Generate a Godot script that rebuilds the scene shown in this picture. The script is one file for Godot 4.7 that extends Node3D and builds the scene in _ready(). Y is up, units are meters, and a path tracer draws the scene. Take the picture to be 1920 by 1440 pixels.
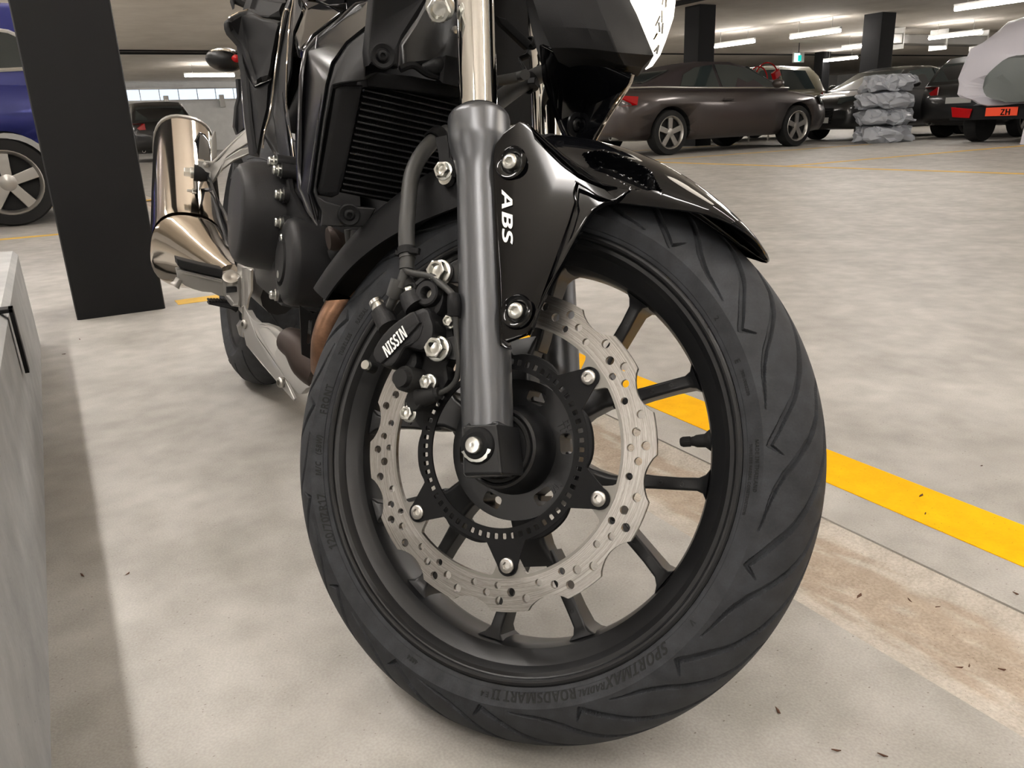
extends Node3D
# A motorcycle parked in an underground garage. x runs across the parking bays, z along them, y is up; metres.

const WHEEL := Transform3D(Basis(Vector3(0.53682, 0.00000, 0.84370), Vector3(0.34545, 0.91233, -0.21980), Vector3(-0.76973, 0.40944, 0.48976)), Vector3(0.40238, 0.27896, -0.68548))   # front wheel: x forward, y up in the wheel's plane, z to the bike's right
const BIKE := Transform3D(Basis(Vector3(-0.05582, 0.00000, 0.99844), Vector3(0.19051, 0.98163, 0.01065), Vector3(-0.98010, 0.19081, -0.05480)), Vector3(0.36520, 0.29559, -0.63018))    # main frame of the bike, leaning on its side stand
const BASE := Vector3(0.3195, 0, -0.6327)
const CEIL := 2.72

var M := {}          # materials by name
var bike: Node3D
var rng := RandomNumberGenerator.new()
var taken := {}

# ---------------------------------------------------------------- geometry collector
class Geo:
	var v := PackedVector3Array()
	var t := PackedInt32Array()
	var uv := PackedVector2Array()

	func fix(t0: int) -> void:
		var c := Vector3.ZERO
		var n := 0
		for i in range(t0, t.size()):
			c += v[t[i]]; n += 1
		if n == 0: return
		c /= n
		var vol := 0.0
		for i in range(t0, t.size(), 3):
			vol += (v[t[i]] - c).dot((v[t[i + 1]] - c).cross(v[t[i + 2]] - c))
		if vol < 0.0:
			for i in range(t0, t.size(), 3):
				var k := t[i + 1]; t[i + 1] = t[i + 2]; t[i + 2] = k

	func tri(a: int, b: int, c: int) -> void:
		t.append(a); t.append(b); t.append(c)

	func loft(rings: Array, caps := true, wrap := true, wrap_rings := false) -> Geo:
		var t0 := t.size()
		var n: int = rings[0].size()
		var s := v.size()
		for r in rings:
			for p in r: v.append(p)
		var m := rings.size()
		for i in (m if wrap_rings else m - 1):
			var i2 := (i + 1) % m
			for j in (n if wrap else n - 1):
				var j2 := (j + 1) % n
				var a := s + i * n + j; var b := s + i * n + j2; var c := s + i2 * n + j2; var d := s + i2 * n + j
				tri(a, b, c); tri(a, c, d)
		if caps and not wrap_rings:
			for e in [0, m - 1]:
				var mid := Vector3.ZERO
				for p in rings[e]: mid += p
				mid /= n
				var q := v.size()
				v.append(mid)
				for j in n:
					var j2 := (j + 1) % n
					if e == 0: tri(q, s + j2, s + j)
					else: tri(q, s + e * n + j, s + e * n + j2)
		fix(t0)
		return self

	# profile points are (radius, height along the axis)
	func lathe(profile: Array, at: Vector3, axis: Vector3, n := 32, closed := false) -> Geo:
		var z := axis.normalized()
		var x := z.cross(Vector3.UP if absf(z.y) < 0.9 else Vector3.RIGHT).normalized()
		var y := z.cross(x)
		var rings := []
		for p in profile:
			var ring := PackedVector3Array()
			for j in n:
				var a := TAU * j / n
				ring.append(at + z * p.y + (x * cos(a) + y * sin(a)) * maxf(p.x, 0.00002))
			rings.append(ring)
		return loft(rings, not closed, true, closed)

	func tube(path: PackedVector3Array, r, n := 12, sub := 6, squash := 1.0) -> Geo:
		var pts := PackedVector3Array()
		var rad := PackedFloat32Array()
		var m := path.size()
		for i in m - 1:
			var p0 := path[maxi(i - 1, 0)]; var p1 := path[i]; var p2 := path[i + 1]; var p3 := path[mini(i + 2, m - 1)]
			for k in sub:
				var f := float(k) / sub
				pts.append(p1.cubic_interpolate(p2, p0, p3, f) if sub > 1 else p1)
				rad.append(r if r is float else lerpf(r[i], r[i + 1], f))
		pts.append(path[m - 1]); rad.append(r if r is float else r[m - 1])
		var d := (pts[1] - pts[0]).normalized()
		var x := d.cross(Vector3.UP if absf(d.y) < 0.9 else Vector3.RIGHT).normalized()
		var rings := []
		for i in pts.size():
			var dd := (pts[mini(i + 1, pts.size() - 1)] - pts[maxi(i - 1, 0)]).normalized()
			x = (x - dd * x.dot(dd)).normalized()
			var y := dd.cross(x)
			var ring := PackedVector3Array()
			for j in n:
				var a := TAU * j / n
				ring.append(pts[i] + (x * cos(a) + y * sin(a) * squash) * rad[i])
			rings.append(ring)
		return loft(rings)

	func ball(at: Vector3, s: Vector3, b := Basis.IDENTITY, n := 16, m := 10) -> Geo:
		var rings := []
		for i in range(0, m + 1):
			var e := -PI / 2 + PI * i / m
			var ring := PackedVector3Array()
			for j in n:
				var a := TAU * j / n
				ring.append(at + b * (Vector3(cos(a) * cos(e), sin(e), sin(a) * cos(e)) * s))
			rings.append(ring)
		return loft(rings)

	# a panel: the outline (near its plane) extruded along dir, edges bevelled
	func slab(o: PackedVector3Array, dir: Vector3, bevel := 0.0, sub := 0) -> Geo:
		var t0 := t.size()
		if sub > 0: o = Geo.rounded(o, sub)
		var z := dir.normalized()
		var x := z.cross(Vector3.UP if absf(z.y) < 0.9 else Vector3.RIGHT).normalized()
		var y := z.cross(x)
		var flat := PackedVector2Array()
		for p in o: flat.append(Vector2(p.dot(x), p.dot(y)))
		var n := o.size()
		var area := 0.0
		for i in n: area += flat[i].cross(flat[(i + 1) % n])
		var inward := []
		for i in n:
			var e1 := (flat[i] - flat[(i + n - 1) % n]).normalized()
			var e2 := (flat[(i + 1) % n] - flat[i]).normalized()
			var m := (Vector2(-e1.y, e1.x) + Vector2(-e2.y, e2.x)) * (1.0 if area > 0 else -1.0)
			var l := m.length_squared()
			m = m * (2.0 / l) if l > 0.5 else m.normalized()
			inward.append(x * m.x + y * m.y)
		var D := dir.length()
		var levels: Array = [[0.0, 0.0], [0.0, D]]
		if bevel > 0.0: levels = [[bevel, 0.0], [bevel * 0.3, bevel * 0.3], [0.0, bevel], [0.0, D - bevel], [bevel, D]]
		var s := v.size()
		for l in levels:
			for i in n: v.append(o[i] + inward[i] * float(l[0]) + z * float(l[1]))
		var m2 := levels.size()
		for k in m2 - 1:
			for j in n:
				var j2 := (j + 1) % n
				var a := s + k * n + j; var b := s + k * n + j2; var c := s + (k + 1) * n + j2; var d := s + (k + 1) * n + j
				tri(a, b, c); tri(a, c, d)
		var idx := Geometry2D.triangulate_polygon(flat)
		var flip := area < 0
		for i in range(0, idx.size(), 3):
			var a2 := idx[i]; var b2 := idx[i + 1]; var c2 := idx[i + 2]
			var cr := (flat[b2] - flat[a2]).cross(flat[c2] - flat[a2])
			if (cr > 0) == flip: # match the winding of the outline
				var q := b2; b2 = c2; c2 = q
			tri(s + a2, s + c2, s + b2)
			var e := s + (m2 - 1) * n
			tri(e + a2, e + b2, e + c2)
		fix(t0)
		return self

	static func rounded(o: PackedVector3Array, sub: int) -> PackedVector3Array:
		var r := PackedVector3Array()
		var n := o.size()
		for i in n:
			for k in sub:
				r.append(o[i].cubic_interpolate(o[(i + 1) % n], o[(i + n - 1) % n], o[(i + 2) % n], float(k) / sub))
		return r

	func box(xf: Transform3D, size: Vector3, bevel := 0.002) -> Geo:
		var h := size / 2
		var o := PackedVector3Array([xf * Vector3(-h.x, -h.y, -h.z), xf * Vector3(h.x, -h.y, -h.z), xf * Vector3(h.x, h.y, -h.z), xf * Vector3(-h.x, h.y, -h.z)])
		return slab(o, xf.basis.z.normalized() * size.z * xf.basis.z.length(), minf(bevel, minf(h.x, minf(h.y, h.z)) * 0.6))

	# flat plate with holes between z and z + depth of the given frame; rim points of all outlines are kept as edges
	func holed(outer: PackedVector2Array, holes: Array, xf: Transform3D, depth: float, polar_uv := false) -> Geo:
		var pts := outer.duplicate()
		for h in holes: pts.append_array(h)
		var idx := Geometry2D.triangulate_delaunay(pts)
		var n := pts.size()
		var s := v.size()
		var t0 := t.size()
		for k in 2:
			for p in pts: v.append(xf * Vector3(p.x, p.y, depth * k))
		for i in range(0, idx.size(), 3):
			var a := idx[i]; var b := idx[i + 1]; var c := idx[i + 2]
			var m := (pts[a] + pts[b] + pts[c]) / 3.0
			if not Geometry2D.is_point_in_polygon(m, outer): continue
			var hid := false
			for h in holes:
				if Geometry2D.is_point_in_polygon(m, h): hid = true; break
			if hid: continue
			if (pts[b] - pts[a]).cross(pts[c] - pts[a]) < 0:
				var q := b; b = c; c = q
			tri(s + n + a, s + n + b, s + n + c)
			tri(s + a, s + c, s + b)
		var at := s
		for l in [outer] + holes:
			var area := 0.0
			var e: int = l.size()
			for i in e: area += l[i].cross(l[(i + 1) % e])
			var outwards: bool = (area > 0) == (at == s)
			for i in e:
				var i2 := (i + 1) % e
				if outwards:
					tri(at + i, at + i2, at + n + i2); tri(at + i, at + n + i2, at + n + i)
				else:
					tri(at + i, at + n + i2, at + i2); tri(at + i, at + n + i, at + n + i2)
			at += e
		return self

	func add(o: Geo, xf: Transform3D) -> Geo:
		var s := v.size()
		for p in o.v: v.append(xf * p)
		for i in o.t: t.append(s + i)
		return self

	func mesh(angle := 38.0) -> ArrayMesh:
		var lim := cos(deg_to_rad(angle))
		var nt := t.size() / 3
		var fn := PackedVector3Array(); fn.resize(nt)
		var first := PackedInt32Array(); first.resize(v.size() + 1)
		for i in nt:
			fn[i] = (v[t[3 * i + 1]] - v[t[3 * i]]).cross(v[t[3 * i + 2]] - v[t[3 * i]])
			for k in 3: first[t[3 * i + k] + 1] += 1
		for i in v.size(): first[i + 1] += first[i]
		var fill := first.duplicate()
		var face := PackedInt32Array(); face.resize(t.size())
		for i in nt:
			for k in 3:
				var q := t[3 * i + k]
				face[fill[q]] = i; fill[q] += 1
		var unit := PackedVector3Array(); unit.resize(nt)
		for i in nt: unit[i] = fn[i].normalized()
		var P := PackedVector3Array(); var N := PackedVector3Array(); var U := PackedVector2Array()
		P.resize(t.size()); N.resize(t.size())
		var has_uv := uv.size() == v.size()
		if has_uv: U.resize(t.size())
		for i in nt:
			for k in 3:
				var q := t[3 * i + k]
				var s := Vector3.ZERO
				for f in range(first[q], first[q + 1]):
					if unit[face[f]].dot(unit[i]) > lim: s += fn[face[f]]
				var w: int = 3 * i + [0, 2, 1][k]   # Godot's front faces run clockwise
				P[w] = v[q]
				N[w] = s.normalized() if s.length_squared() > 0.0 else Vector3.UP
				if has_uv: U[w] = uv[q]
		var arr := []
		arr.resize(Mesh.ARRAY_MAX)
		arr[Mesh.ARRAY_VERTEX] = P; arr[Mesh.ARRAY_NORMAL] = N
		if has_uv: arr[Mesh.ARRAY_TEX_UV] = U
		var am := ArrayMesh.new()
		am.add_surface_from_arrays(Mesh.PRIMITIVE_TRIANGLES, arr)
		return am

# ---------------------------------------------------------------- small helpers
func p3(a: Array) -> PackedVector3Array:
	var r := PackedVector3Array()
	for i in range(0, a.size(), 3): r.append(Vector3(a[i], a[i + 1], a[i + 2]))
	return r

func rect(cx: float, cy: float, w: float, h: float, r := 0.0, k := 4) -> PackedVector2Array:
	var o := PackedVector2Array()
	for c in [[1, 1, 0.0], [-1, 1, 0.5], [-1, -1, 1.0], [1, -1, 1.5]]:
		for i in (k + 1 if r > 0 else 1):
			var a: float = PI * (c[2] + 0.5 * i / k)
			o.append(Vector2(cx + c[0] * (w / 2 - r) + r * cos(a), cy + c[1] * (h / 2 - r) + r * sin(a)))
	return o

func circle2(cx: float, cy: float, r: float, n := 16) -> PackedVector2Array:
	var o := PackedVector2Array()
	for i in n: o.append(Vector2(cx + r * cos(TAU * i / n), cy + r * sin(TAU * i / n)))
	return o

func numbered(called: String) -> String:
	taken[called] = taken.get(called, -1) + 1
	return called if taken[called] == 0 else "%s_%03d" % [called, taken[called]]

func put(called: String, mesh: Mesh, m: Material, parent: Node3D, xf := Transform3D.IDENTITY) -> MeshInstance3D:
	var o := MeshInstance3D.new()
	o.name = called
	o.mesh = mesh
	o.material_override = m
	o.transform = xf
	parent.add_child(o, true)
	return o

func thing(called: String, label: String, category: String, at := Vector3.ZERO, turn := 0.0, group := "") -> Node3D:
	var o := Node3D.new()
	o.name = numbered(called)
	add_child(o)
	o.position = at; o.rotation.y = turn
	tag(o, label, category, group)
	return o

func tag(o: Node3D, label: String, category: String, group := "") -> void:
	o.set_meta("label", label); o.set_meta("category", category)
	if group: o.set_meta("group", group)

func solo(called: String, g: Geo, m: Material, label: String, category: String, group := "", at := Vector3.ZERO, turn := 0.0) -> MeshInstance3D:
	var o := put(numbered(called), g.mesh(), m, self)
	o.position = at; o.rotation.y = turn
	tag(o, label, category, group)
	return o

func struct(called: String, g: Geo, m: Material, parent: Node3D = self, angle := 38.0) -> MeshInstance3D:
	var o := put(numbered(called) if parent == self else called, g.mesh(angle), m, parent)
	if parent == self: o.set_meta("kind", "structure")
	return o

func front(called: String, g: Geo, m: Material, label := "", angle := 38.0) -> MeshInstance3D:   # a part that turns with the handlebar
	var o := put(called, g.mesh(angle), m, bike, Transform3D(WHEEL.basis, WHEEL.origin - BASE))
	if label: o.set_meta("label", label)
	return o

func body(called: String, g: Geo, m: Material, label := "", angle := 38.0) -> MeshInstance3D:    # a part fixed to the frame
	var o := put(called, g.mesh(angle), m, bike, Transform3D(BIKE.basis, BIKE.origin - BASE))
	if label: o.set_meta("label", label)
	return o

func sub(called: String, g: Geo, m: Material, parent: Node3D, label := "", angle := 38.0) -> MeshInstance3D:
	var o := put(called, g.mesh(angle), m, parent)
	if label: o.set_meta("label", label)
	return o

func frame_to(at: Vector3, z: Vector3, up := Vector3.UP) -> Transform3D:
	z = z.normalized()
	if absf(z.dot(up.normalized())) > 0.95: up = Vector3.RIGHT
	var x := up.cross(z).normalized()
	return Transform3D(Basis(x, z.cross(x), z), at)

func hex_ring(xf: Transform3D, r: float, h: float, n := 24, hexed := true) -> PackedVector3Array:
	var o := PackedVector3Array()
	for i in n:
		var a := TAU * i / n
		var k := 1.0
		if hexed:
			var b := fmod(a, PI / 3) - PI / 6
			k = cos(PI / 6) / cos(b)
		o.append(xf * Vector3(cos(a) * r * k, sin(a) * r * k, h))
	return o

# a flange bolt: round flange, six-sided head, round dimple
func hex_bolt(g: Geo, at: Vector3, axis: Vector3, r: float, h: float) -> Geo:
	var xf := frame_to(at, axis)
	g.loft([hex_ring(xf, r * 1.2, -h * 0.4, 24, false), hex_ring(xf, r * 1.24, 0, 24, false), hex_ring(xf, r * 1.22, h * 0.12, 24, false), hex_ring(xf, r * 1.08, h * 0.2, 24, false), hex_ring(xf, r * 1.04, h * 0.22), hex_ring(xf, r * 1.04, h * 0.92), hex_ring(xf, r * 0.86, h, 24, false), hex_ring(xf, r * 0.66, h, 24, false), hex_ring(xf, r * 0.56, h * 0.5, 24, false), hex_ring(xf, r * 0.3, h * 0.45, 24, false)])
	return g

# a round-headed bolt with a hexagon socket
func socket_bolt(g: Geo, at: Vector3, axis: Vector3, r: float, h: float) -> Geo:
	var xf := frame_to(at, axis)
	g.loft([hex_ring(xf, r, -h, 24, false), hex_ring(xf, r, h * 0.35, 24, false), hex_ring(xf, r * 0.93, h * 0.7, 24, false), hex_ring(xf, r * 0.68, h, 24, false), hex_ring(xf, r * 0.5, h, 24), hex_ring(xf, r * 0.46, h * 0.1, 24)])
	return g

func text_geo(word: String, height: float, depth: float, slant := 0.0, spread := 1.0, bold := true) -> Geo:
	var tm := TextMesh.new()
	var f := SystemFont.new()
	f.font_names = PackedStringArray(["Droid Sans"])
	if bold: f.font_weight = 700
	tm.font = f
	tm.text = word
	tm.font_size = 32
	tm.pixel_size = height / 23.0
	tm.depth = depth
	tm.curve_step = 2.0
	var g := Geo.new()
	for s in tm.get_surface_count():
		var a := tm.surface_get_arrays(s)
		var base := g.v.size()
		for p in a[Mesh.ARRAY_VERTEX]: g.v.append(Vector3((p.x + p.y * slant) * spread, p.y, p.z))
		var ix: PackedInt32Array = a[Mesh.ARRAY_INDEX]
		for i in range(0, ix.size(), 3):
			g.t.append(base + ix[i]); g.t.append(base + ix[i + 2]); g.t.append(base + ix[i + 1])
	return g


# ---------------------------------------------------------------- materials
func mat(called: String, c: Color, rough: float, metal := 0.0, spec := 0.5) -> StandardMaterial3D:
	var m := StandardMaterial3D.new()
	m.albedo_color = c
	m.roughness = rough; m.metallic = metal; m.metallic_specular = spec
	M[called] = m
	return m

func noise_bytes(size: int, freq: float, seed_: int, octaves: int, kind := FastNoiseLite.TYPE_SIMPLEX_SMOOTH) -> PackedByteArray:
	var f := FastNoiseLite.new()
	f.seed = seed_; f.frequency = freq; f.noise_type = kind
	f.fractal_octaves = octaves
	return f.get_seamless_image(size, size).get_data()

# colour = mix of tones by layered noise; every layer is [bytes, weight]
func blend_texture(size: int, low: Color, high: Color, layers: Array, specks := 0.0, speck_color := Color(0.2, 0.18, 0.15), seed_ := 5) -> ImageTexture:
	var out := PackedByteArray()
	out.resize(size * size * 3)
	var total := 0.0
	for l in layers: total += l[1]
	var r := RandomNumberGenerator.new()
	r.seed = seed_
	var lut := PackedByteArray()
	lut.resize(768)
	for i in 256:
		var c := low.lerp(high, i / 255.0)
		lut[i * 3] = int(c.r * 255); lut[i * 3 + 1] = int(c.g * 255); lut[i * 3 + 2] = int(c.b * 255)
	var n := layers.size()
	var b0: PackedByteArray = layers[0][0]; var w0: float = layers[0][1] / total
	var b1: PackedByteArray = layers[1][0]; var w1: float = layers[1][1] / total
	var b2: PackedByteArray = layers[2 if n > 2 else 1][0]; var w2: float = (layers[2][1] / total) if n > 2 else 0.0
	for i in size * size:
		var k := clampi(int(b0[i] * w0 + b1[i] * w1 + b2[i] * w2), 0, 255) * 3
		var o := i * 3
		out[o] = lut[k]; out[o + 1] = lut[k + 1]; out[o + 2] = lut[k + 2]
	if specks > 0.0:
		for i in int(size * size * specks):
			var at := r.randi_range(0, size * size - 1)
			var s := r.randf_range(0.3, 1.0)
			for k in (2 if r.randf() < 0.3 else 1):
				var o := ((at + k) % (size * size)) * 3
				out[o] = int(lerpf(out[o], speck_color.r * 255, s)); out[o + 1] = int(lerpf(out[o + 1], speck_color.g * 255, s)); out[o + 2] = int(lerpf(out[o + 2], speck_color.b * 255, s))
	var im := Image.create_from_data(size, size, false, Image.FORMAT_RGB8, out)
	im.generate_mipmaps()
	return ImageTexture.create_from_image(im)

func grey_texture(size: int, bytes: PackedByteArray) -> ImageTexture:
	return ImageTexture.create_from_image(Image.create_from_data(size, size, false, Image.FORMAT_L8, bytes))

func triplanar(m: StandardMaterial3D, per_metre: float, world := true) -> void:
	m.uv1_triplanar = true
	m.uv1_world_triplanar = world
	m.uv1_scale = Vector3.ONE * per_metre

func relief(m: StandardMaterial3D, tex: Texture2D, cm: float) -> void:
	m.heightmap_enabled = true
	m.heightmap_texture = tex
	m.heightmap_scale = cm

func materials() -> void:
	var fine := noise_bytes(1024, 0.09, 3, 3)
	var mid := noise_bytes(1024, 0.012, 4, 5)
	var wide := noise_bytes(1024, 0.0035, 9, 4)
	var grain := grey_texture(1024, fine)
	var m := mat("floor", Color.WHITE, 0.5, 0.0, 0.45)
	var sand := noise_bytes(1536, 0.26, 61, 3)
	m.albedo_texture = blend_texture(1536, Color(0.47, 0.458, 0.435), Color(0.755, 0.745, 0.722), [[noise_bytes(1536, 0.0093, 62, 5), 0.52], [noise_bytes(1536, 0.0025, 63, 4), 0.55], [sand, 0.46]], 0.0008, Color(0.33, 0.29, 0.25))
	triplanar(m, 0.62)
	relief(m, grey_texture(1536, sand), 0.035)
	m = mat("gutter", Color.WHITE, 0.8, 0.0, 0.3)
	m.vertex_color_use_as_albedo = true
	m.albedo_texture = blend_texture(1024, Color(0.56, 0.535, 0.5), Color(0.86, 0.84, 0.805), [[fine, 0.9], [mid, 0.7], [wide, 0.4]], 0.004, Color(0.28, 0.22, 0.17), 11)
	triplanar(m, 1.7)
	relief(m, grain, 0.12)
	m = mat("curb", Color.WHITE, 0.75, 0.0, 0.3)
	m.albedo_texture = blend_texture(1024, Color(0.56, 0.565, 0.565), Color(0.72, 0.722, 0.718), [[mid, 0.6], [wide, 0.6], [fine, 0.15]], 0.0006, Color(0.25, 0.24, 0.22), 7)
	triplanar(m, 0.9)
	relief(m, grain, 0.04)
	m = mat("ceiling", Color.WHITE, 0.9, 0.0, 0.2)
	m.albedo_texture = blend_texture(1024, Color(0.84, 0.81, 0.765), Color(0.93, 0.905, 0.865), [[mid, 0.5], [wide, 0.9], [fine, 0.1]])
	triplanar(m, 0.23)
	m = mat("wall", Color.WHITE, 0.85, 0.0, 0.3)
	m.albedo_texture = blend_texture(1024, Color(0.84, 0.84, 0.83), Color(0.92, 0.92, 0.91), [[mid, 0.5], [wide, 0.6], [fine, 0.1]])
	triplanar(m, 0.3)
	m = mat("yellow", Color.WHITE, 0.7, 0.0, 0.2)
	m.albedo_texture = blend_texture(1024, Color(0.90, 0.63, 0.0), Color(1.0, 0.79, 0.02), [[mid, 0.5], [wide, 0.6], [fine, 0.25]], 0.0012, Color(0.35, 0.28, 0.12), 23)
	triplanar(m, 1.3)
	m = mat("yellow_worn", Color.WHITE, 0.65)
	m.albedo_texture = blend_texture(1024, Color(0.72, 0.58, 0.28), Color(0.93, 0.74, 0.22), [[mid, 0.6], [wide, 0.6], [fine, 0.3]], 0.001, Color(0.5, 0.46, 0.4), 29)
	triplanar(m, 0.9)
	m = mat("column", Color(0.068, 0.069, 0.074), 0.62, 0.0, 0.35)
	relief(m, grain, 0.02)
	triplanar(m, 1.5)
	mat("joint", Color(0.07, 0.065, 0.06), 0.9)
	# motorcycle
	m = mat("rubber", Color(0.165, 0.168, 0.175), 0.66, 0.0, 0.35)
	m.albedo_color = Color(0.95, 0.97, 1.0)
	m.albedo_texture = blend_texture(512, Color(0.125, 0.125, 0.126), Color(0.25, 0.254, 0.262), [[noise_bytes(512, 0.02, 31, 4), 0.8], [noise_bytes(512, 0.2, 32, 2), 0.35]], 0.001, Color(0.32, 0.28, 0.24), 33)
	triplanar(m, 4.0, false)
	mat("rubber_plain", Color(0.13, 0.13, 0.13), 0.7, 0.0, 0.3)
	m = mat("satin_black", Color(0.085, 0.087, 0.092), 0.36, 0.0, 0.42)
	relief(m, grain, 0.004)
	triplanar(m, 8.0, false)
	m = mat("gloss_black", Color(0.03, 0.032, 0.04), 0.06, 0.0, 0.42)
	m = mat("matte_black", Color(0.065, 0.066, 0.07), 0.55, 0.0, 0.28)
	relief(m, grain, 0.01)
	triplanar(m, 10.0, false)
	mat("satin_gloss", Color(0.055, 0.056, 0.062), 0.22, 0.0, 0.35)
	mat("burnt", Color(0.2, 0.16, 0.14), 0.55, 0.5)
	mat("deep_black", Color(0.05, 0.05, 0.052), 0.7, 0.0, 0.25)
	m = mat("cast_black", Color(0.115, 0.115, 0.12), 0.5, 0.0, 0.35)
	relief(m, grain, 0.015)
	triplanar(m, 9.0, false)
	m = mat("slider", Color(0.37, 0.375, 0.385), 0.34, 0.75)
	relief(m, grain, 0.003)
	triplanar(m, 12.0, false)
	mat("chrome", Color(0.86, 0.86, 0.85), 0.05, 1.0)
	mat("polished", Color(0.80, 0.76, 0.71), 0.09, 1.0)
	mat("zinc", Color(0.80, 0.80, 0.78), 0.28, 1.0)
	mat("bolt_steel", Color(0.68, 0.67, 0.65), 0.33, 1.0)
	m = mat("aluminium", Color(0.62, 0.612, 0.595), 0.42, 0.8)
	relief(m, grain, 0.006)
	triplanar(m, 8.0, false)
	mat("white_paint", Color(0.93, 0.93, 0.92), 0.5)
	m = mat("copper", Color(0.55, 0.38, 0.27), 0.38, 0.85)
	m.albedo_color = Color.WHITE
	m.albedo_texture = blend_texture(512, Color(0.40, 0.30, 0.235), Color(0.64, 0.49, 0.39), [[noise_bytes(512, 0.015, 41, 4), 0.8], [noise_bytes(512, 0.1, 42, 3), 0.4]])
	triplanar(m, 6.0, false)
	mat("hose", Color(0.19, 0.19, 0.185), 0.5, 0.0, 0.45)
	mat("red_lens", Color(0.62, 0.02, 0.04), 0.12)
	# brake disc: rings scratched round by the pads; u runs round the disc, v across it
	var sw := 512
	var rows := PackedByteArray(); rows.resize(sw * sw)
	var f := FastNoiseLite.new()
	f.seed = 77; f.frequency = 1.0; f.noise_type = FastNoiseLite.TYPE_SIMPLEX; f.fractal_octaves = 2
	for y in sw:
		for x in sw:
			var k := 0.5 + 0.42 * f.get_noise_2d(sin(TAU * x / sw) * 1.2, y * 0.16 + cos(TAU * x / sw) * 0.8) + 0.25 * f.get_noise_2d(x * 0.11, y * 0.7)
			rows[y * sw + x] = clampi(int(k * 255), 0, 255)
	var scratch := grey_texture(sw, rows)
	m = mat("disc_steel", Color.WHITE, 0.36, 1.0)
	m.albedo_texture = blend_texture(sw, Color(0.47, 0.455, 0.437), Color(0.70, 0.685, 0.665), [[rows, 0.85], [rows, 0.15]])
	relief(m, scratch, 0.004)
	mat("disc_raw", Color(0.52, 0.51, 0.49), 0.5, 0.9)

func glow(called: String, c: Color, e: float) -> StandardMaterial3D:
	var m := mat(called, c, 0.5)
	m.emission_enabled = true
	m.emission = c
	m.emission_energy_multiplier = e
	return m

# ---------------------------------------------------------------- setting
func lamp(at: Vector3, along_x: bool, energy: float, label: String) -> void:
	var o := thing("ceiling_lamp", label, "lamp", at - Vector3(0, 0.25, 0), PI / 2 if along_x else 0.0, "fluorescent batten lamps under the ceiling")
	put("housing", lamp_housing, M.lamp_housing, o)
	for e in [-0.5, 0.5]: put("hanger_rod", lamp_rod, M.lamp_housing, o, Transform3D(Basis.IDENTITY, Vector3(0, 0, e)))
	put("diffuser_tube", lamp_tube, M.tube_glow, o)
	var l := AreaLight3D.new()
	l.name = "lamp_light"
	l.area_size = Vector2(0.14, 1.46)
	l.light_color = Color(1.0, 0.98, 0.955)
	l.light_energy = energy
	l.area_range = 60.0
	l.shadow_enabled = true
	l.position = Vector3(0, -0.135, 0)
	l.rotation.x = -PI / 2
	o.add_child(l, true)

var lamp_housing: Mesh
var lamp_tube: Mesh
var lamp_rod: Mesh

func slabbox(g: Geo, a: Vector3, b: Vector3, bevel := 0.0) -> Geo:
	return g.box(Transform3D(Basis.IDENTITY, (a + b) / 2), (b - a).abs(), bevel)

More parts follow.
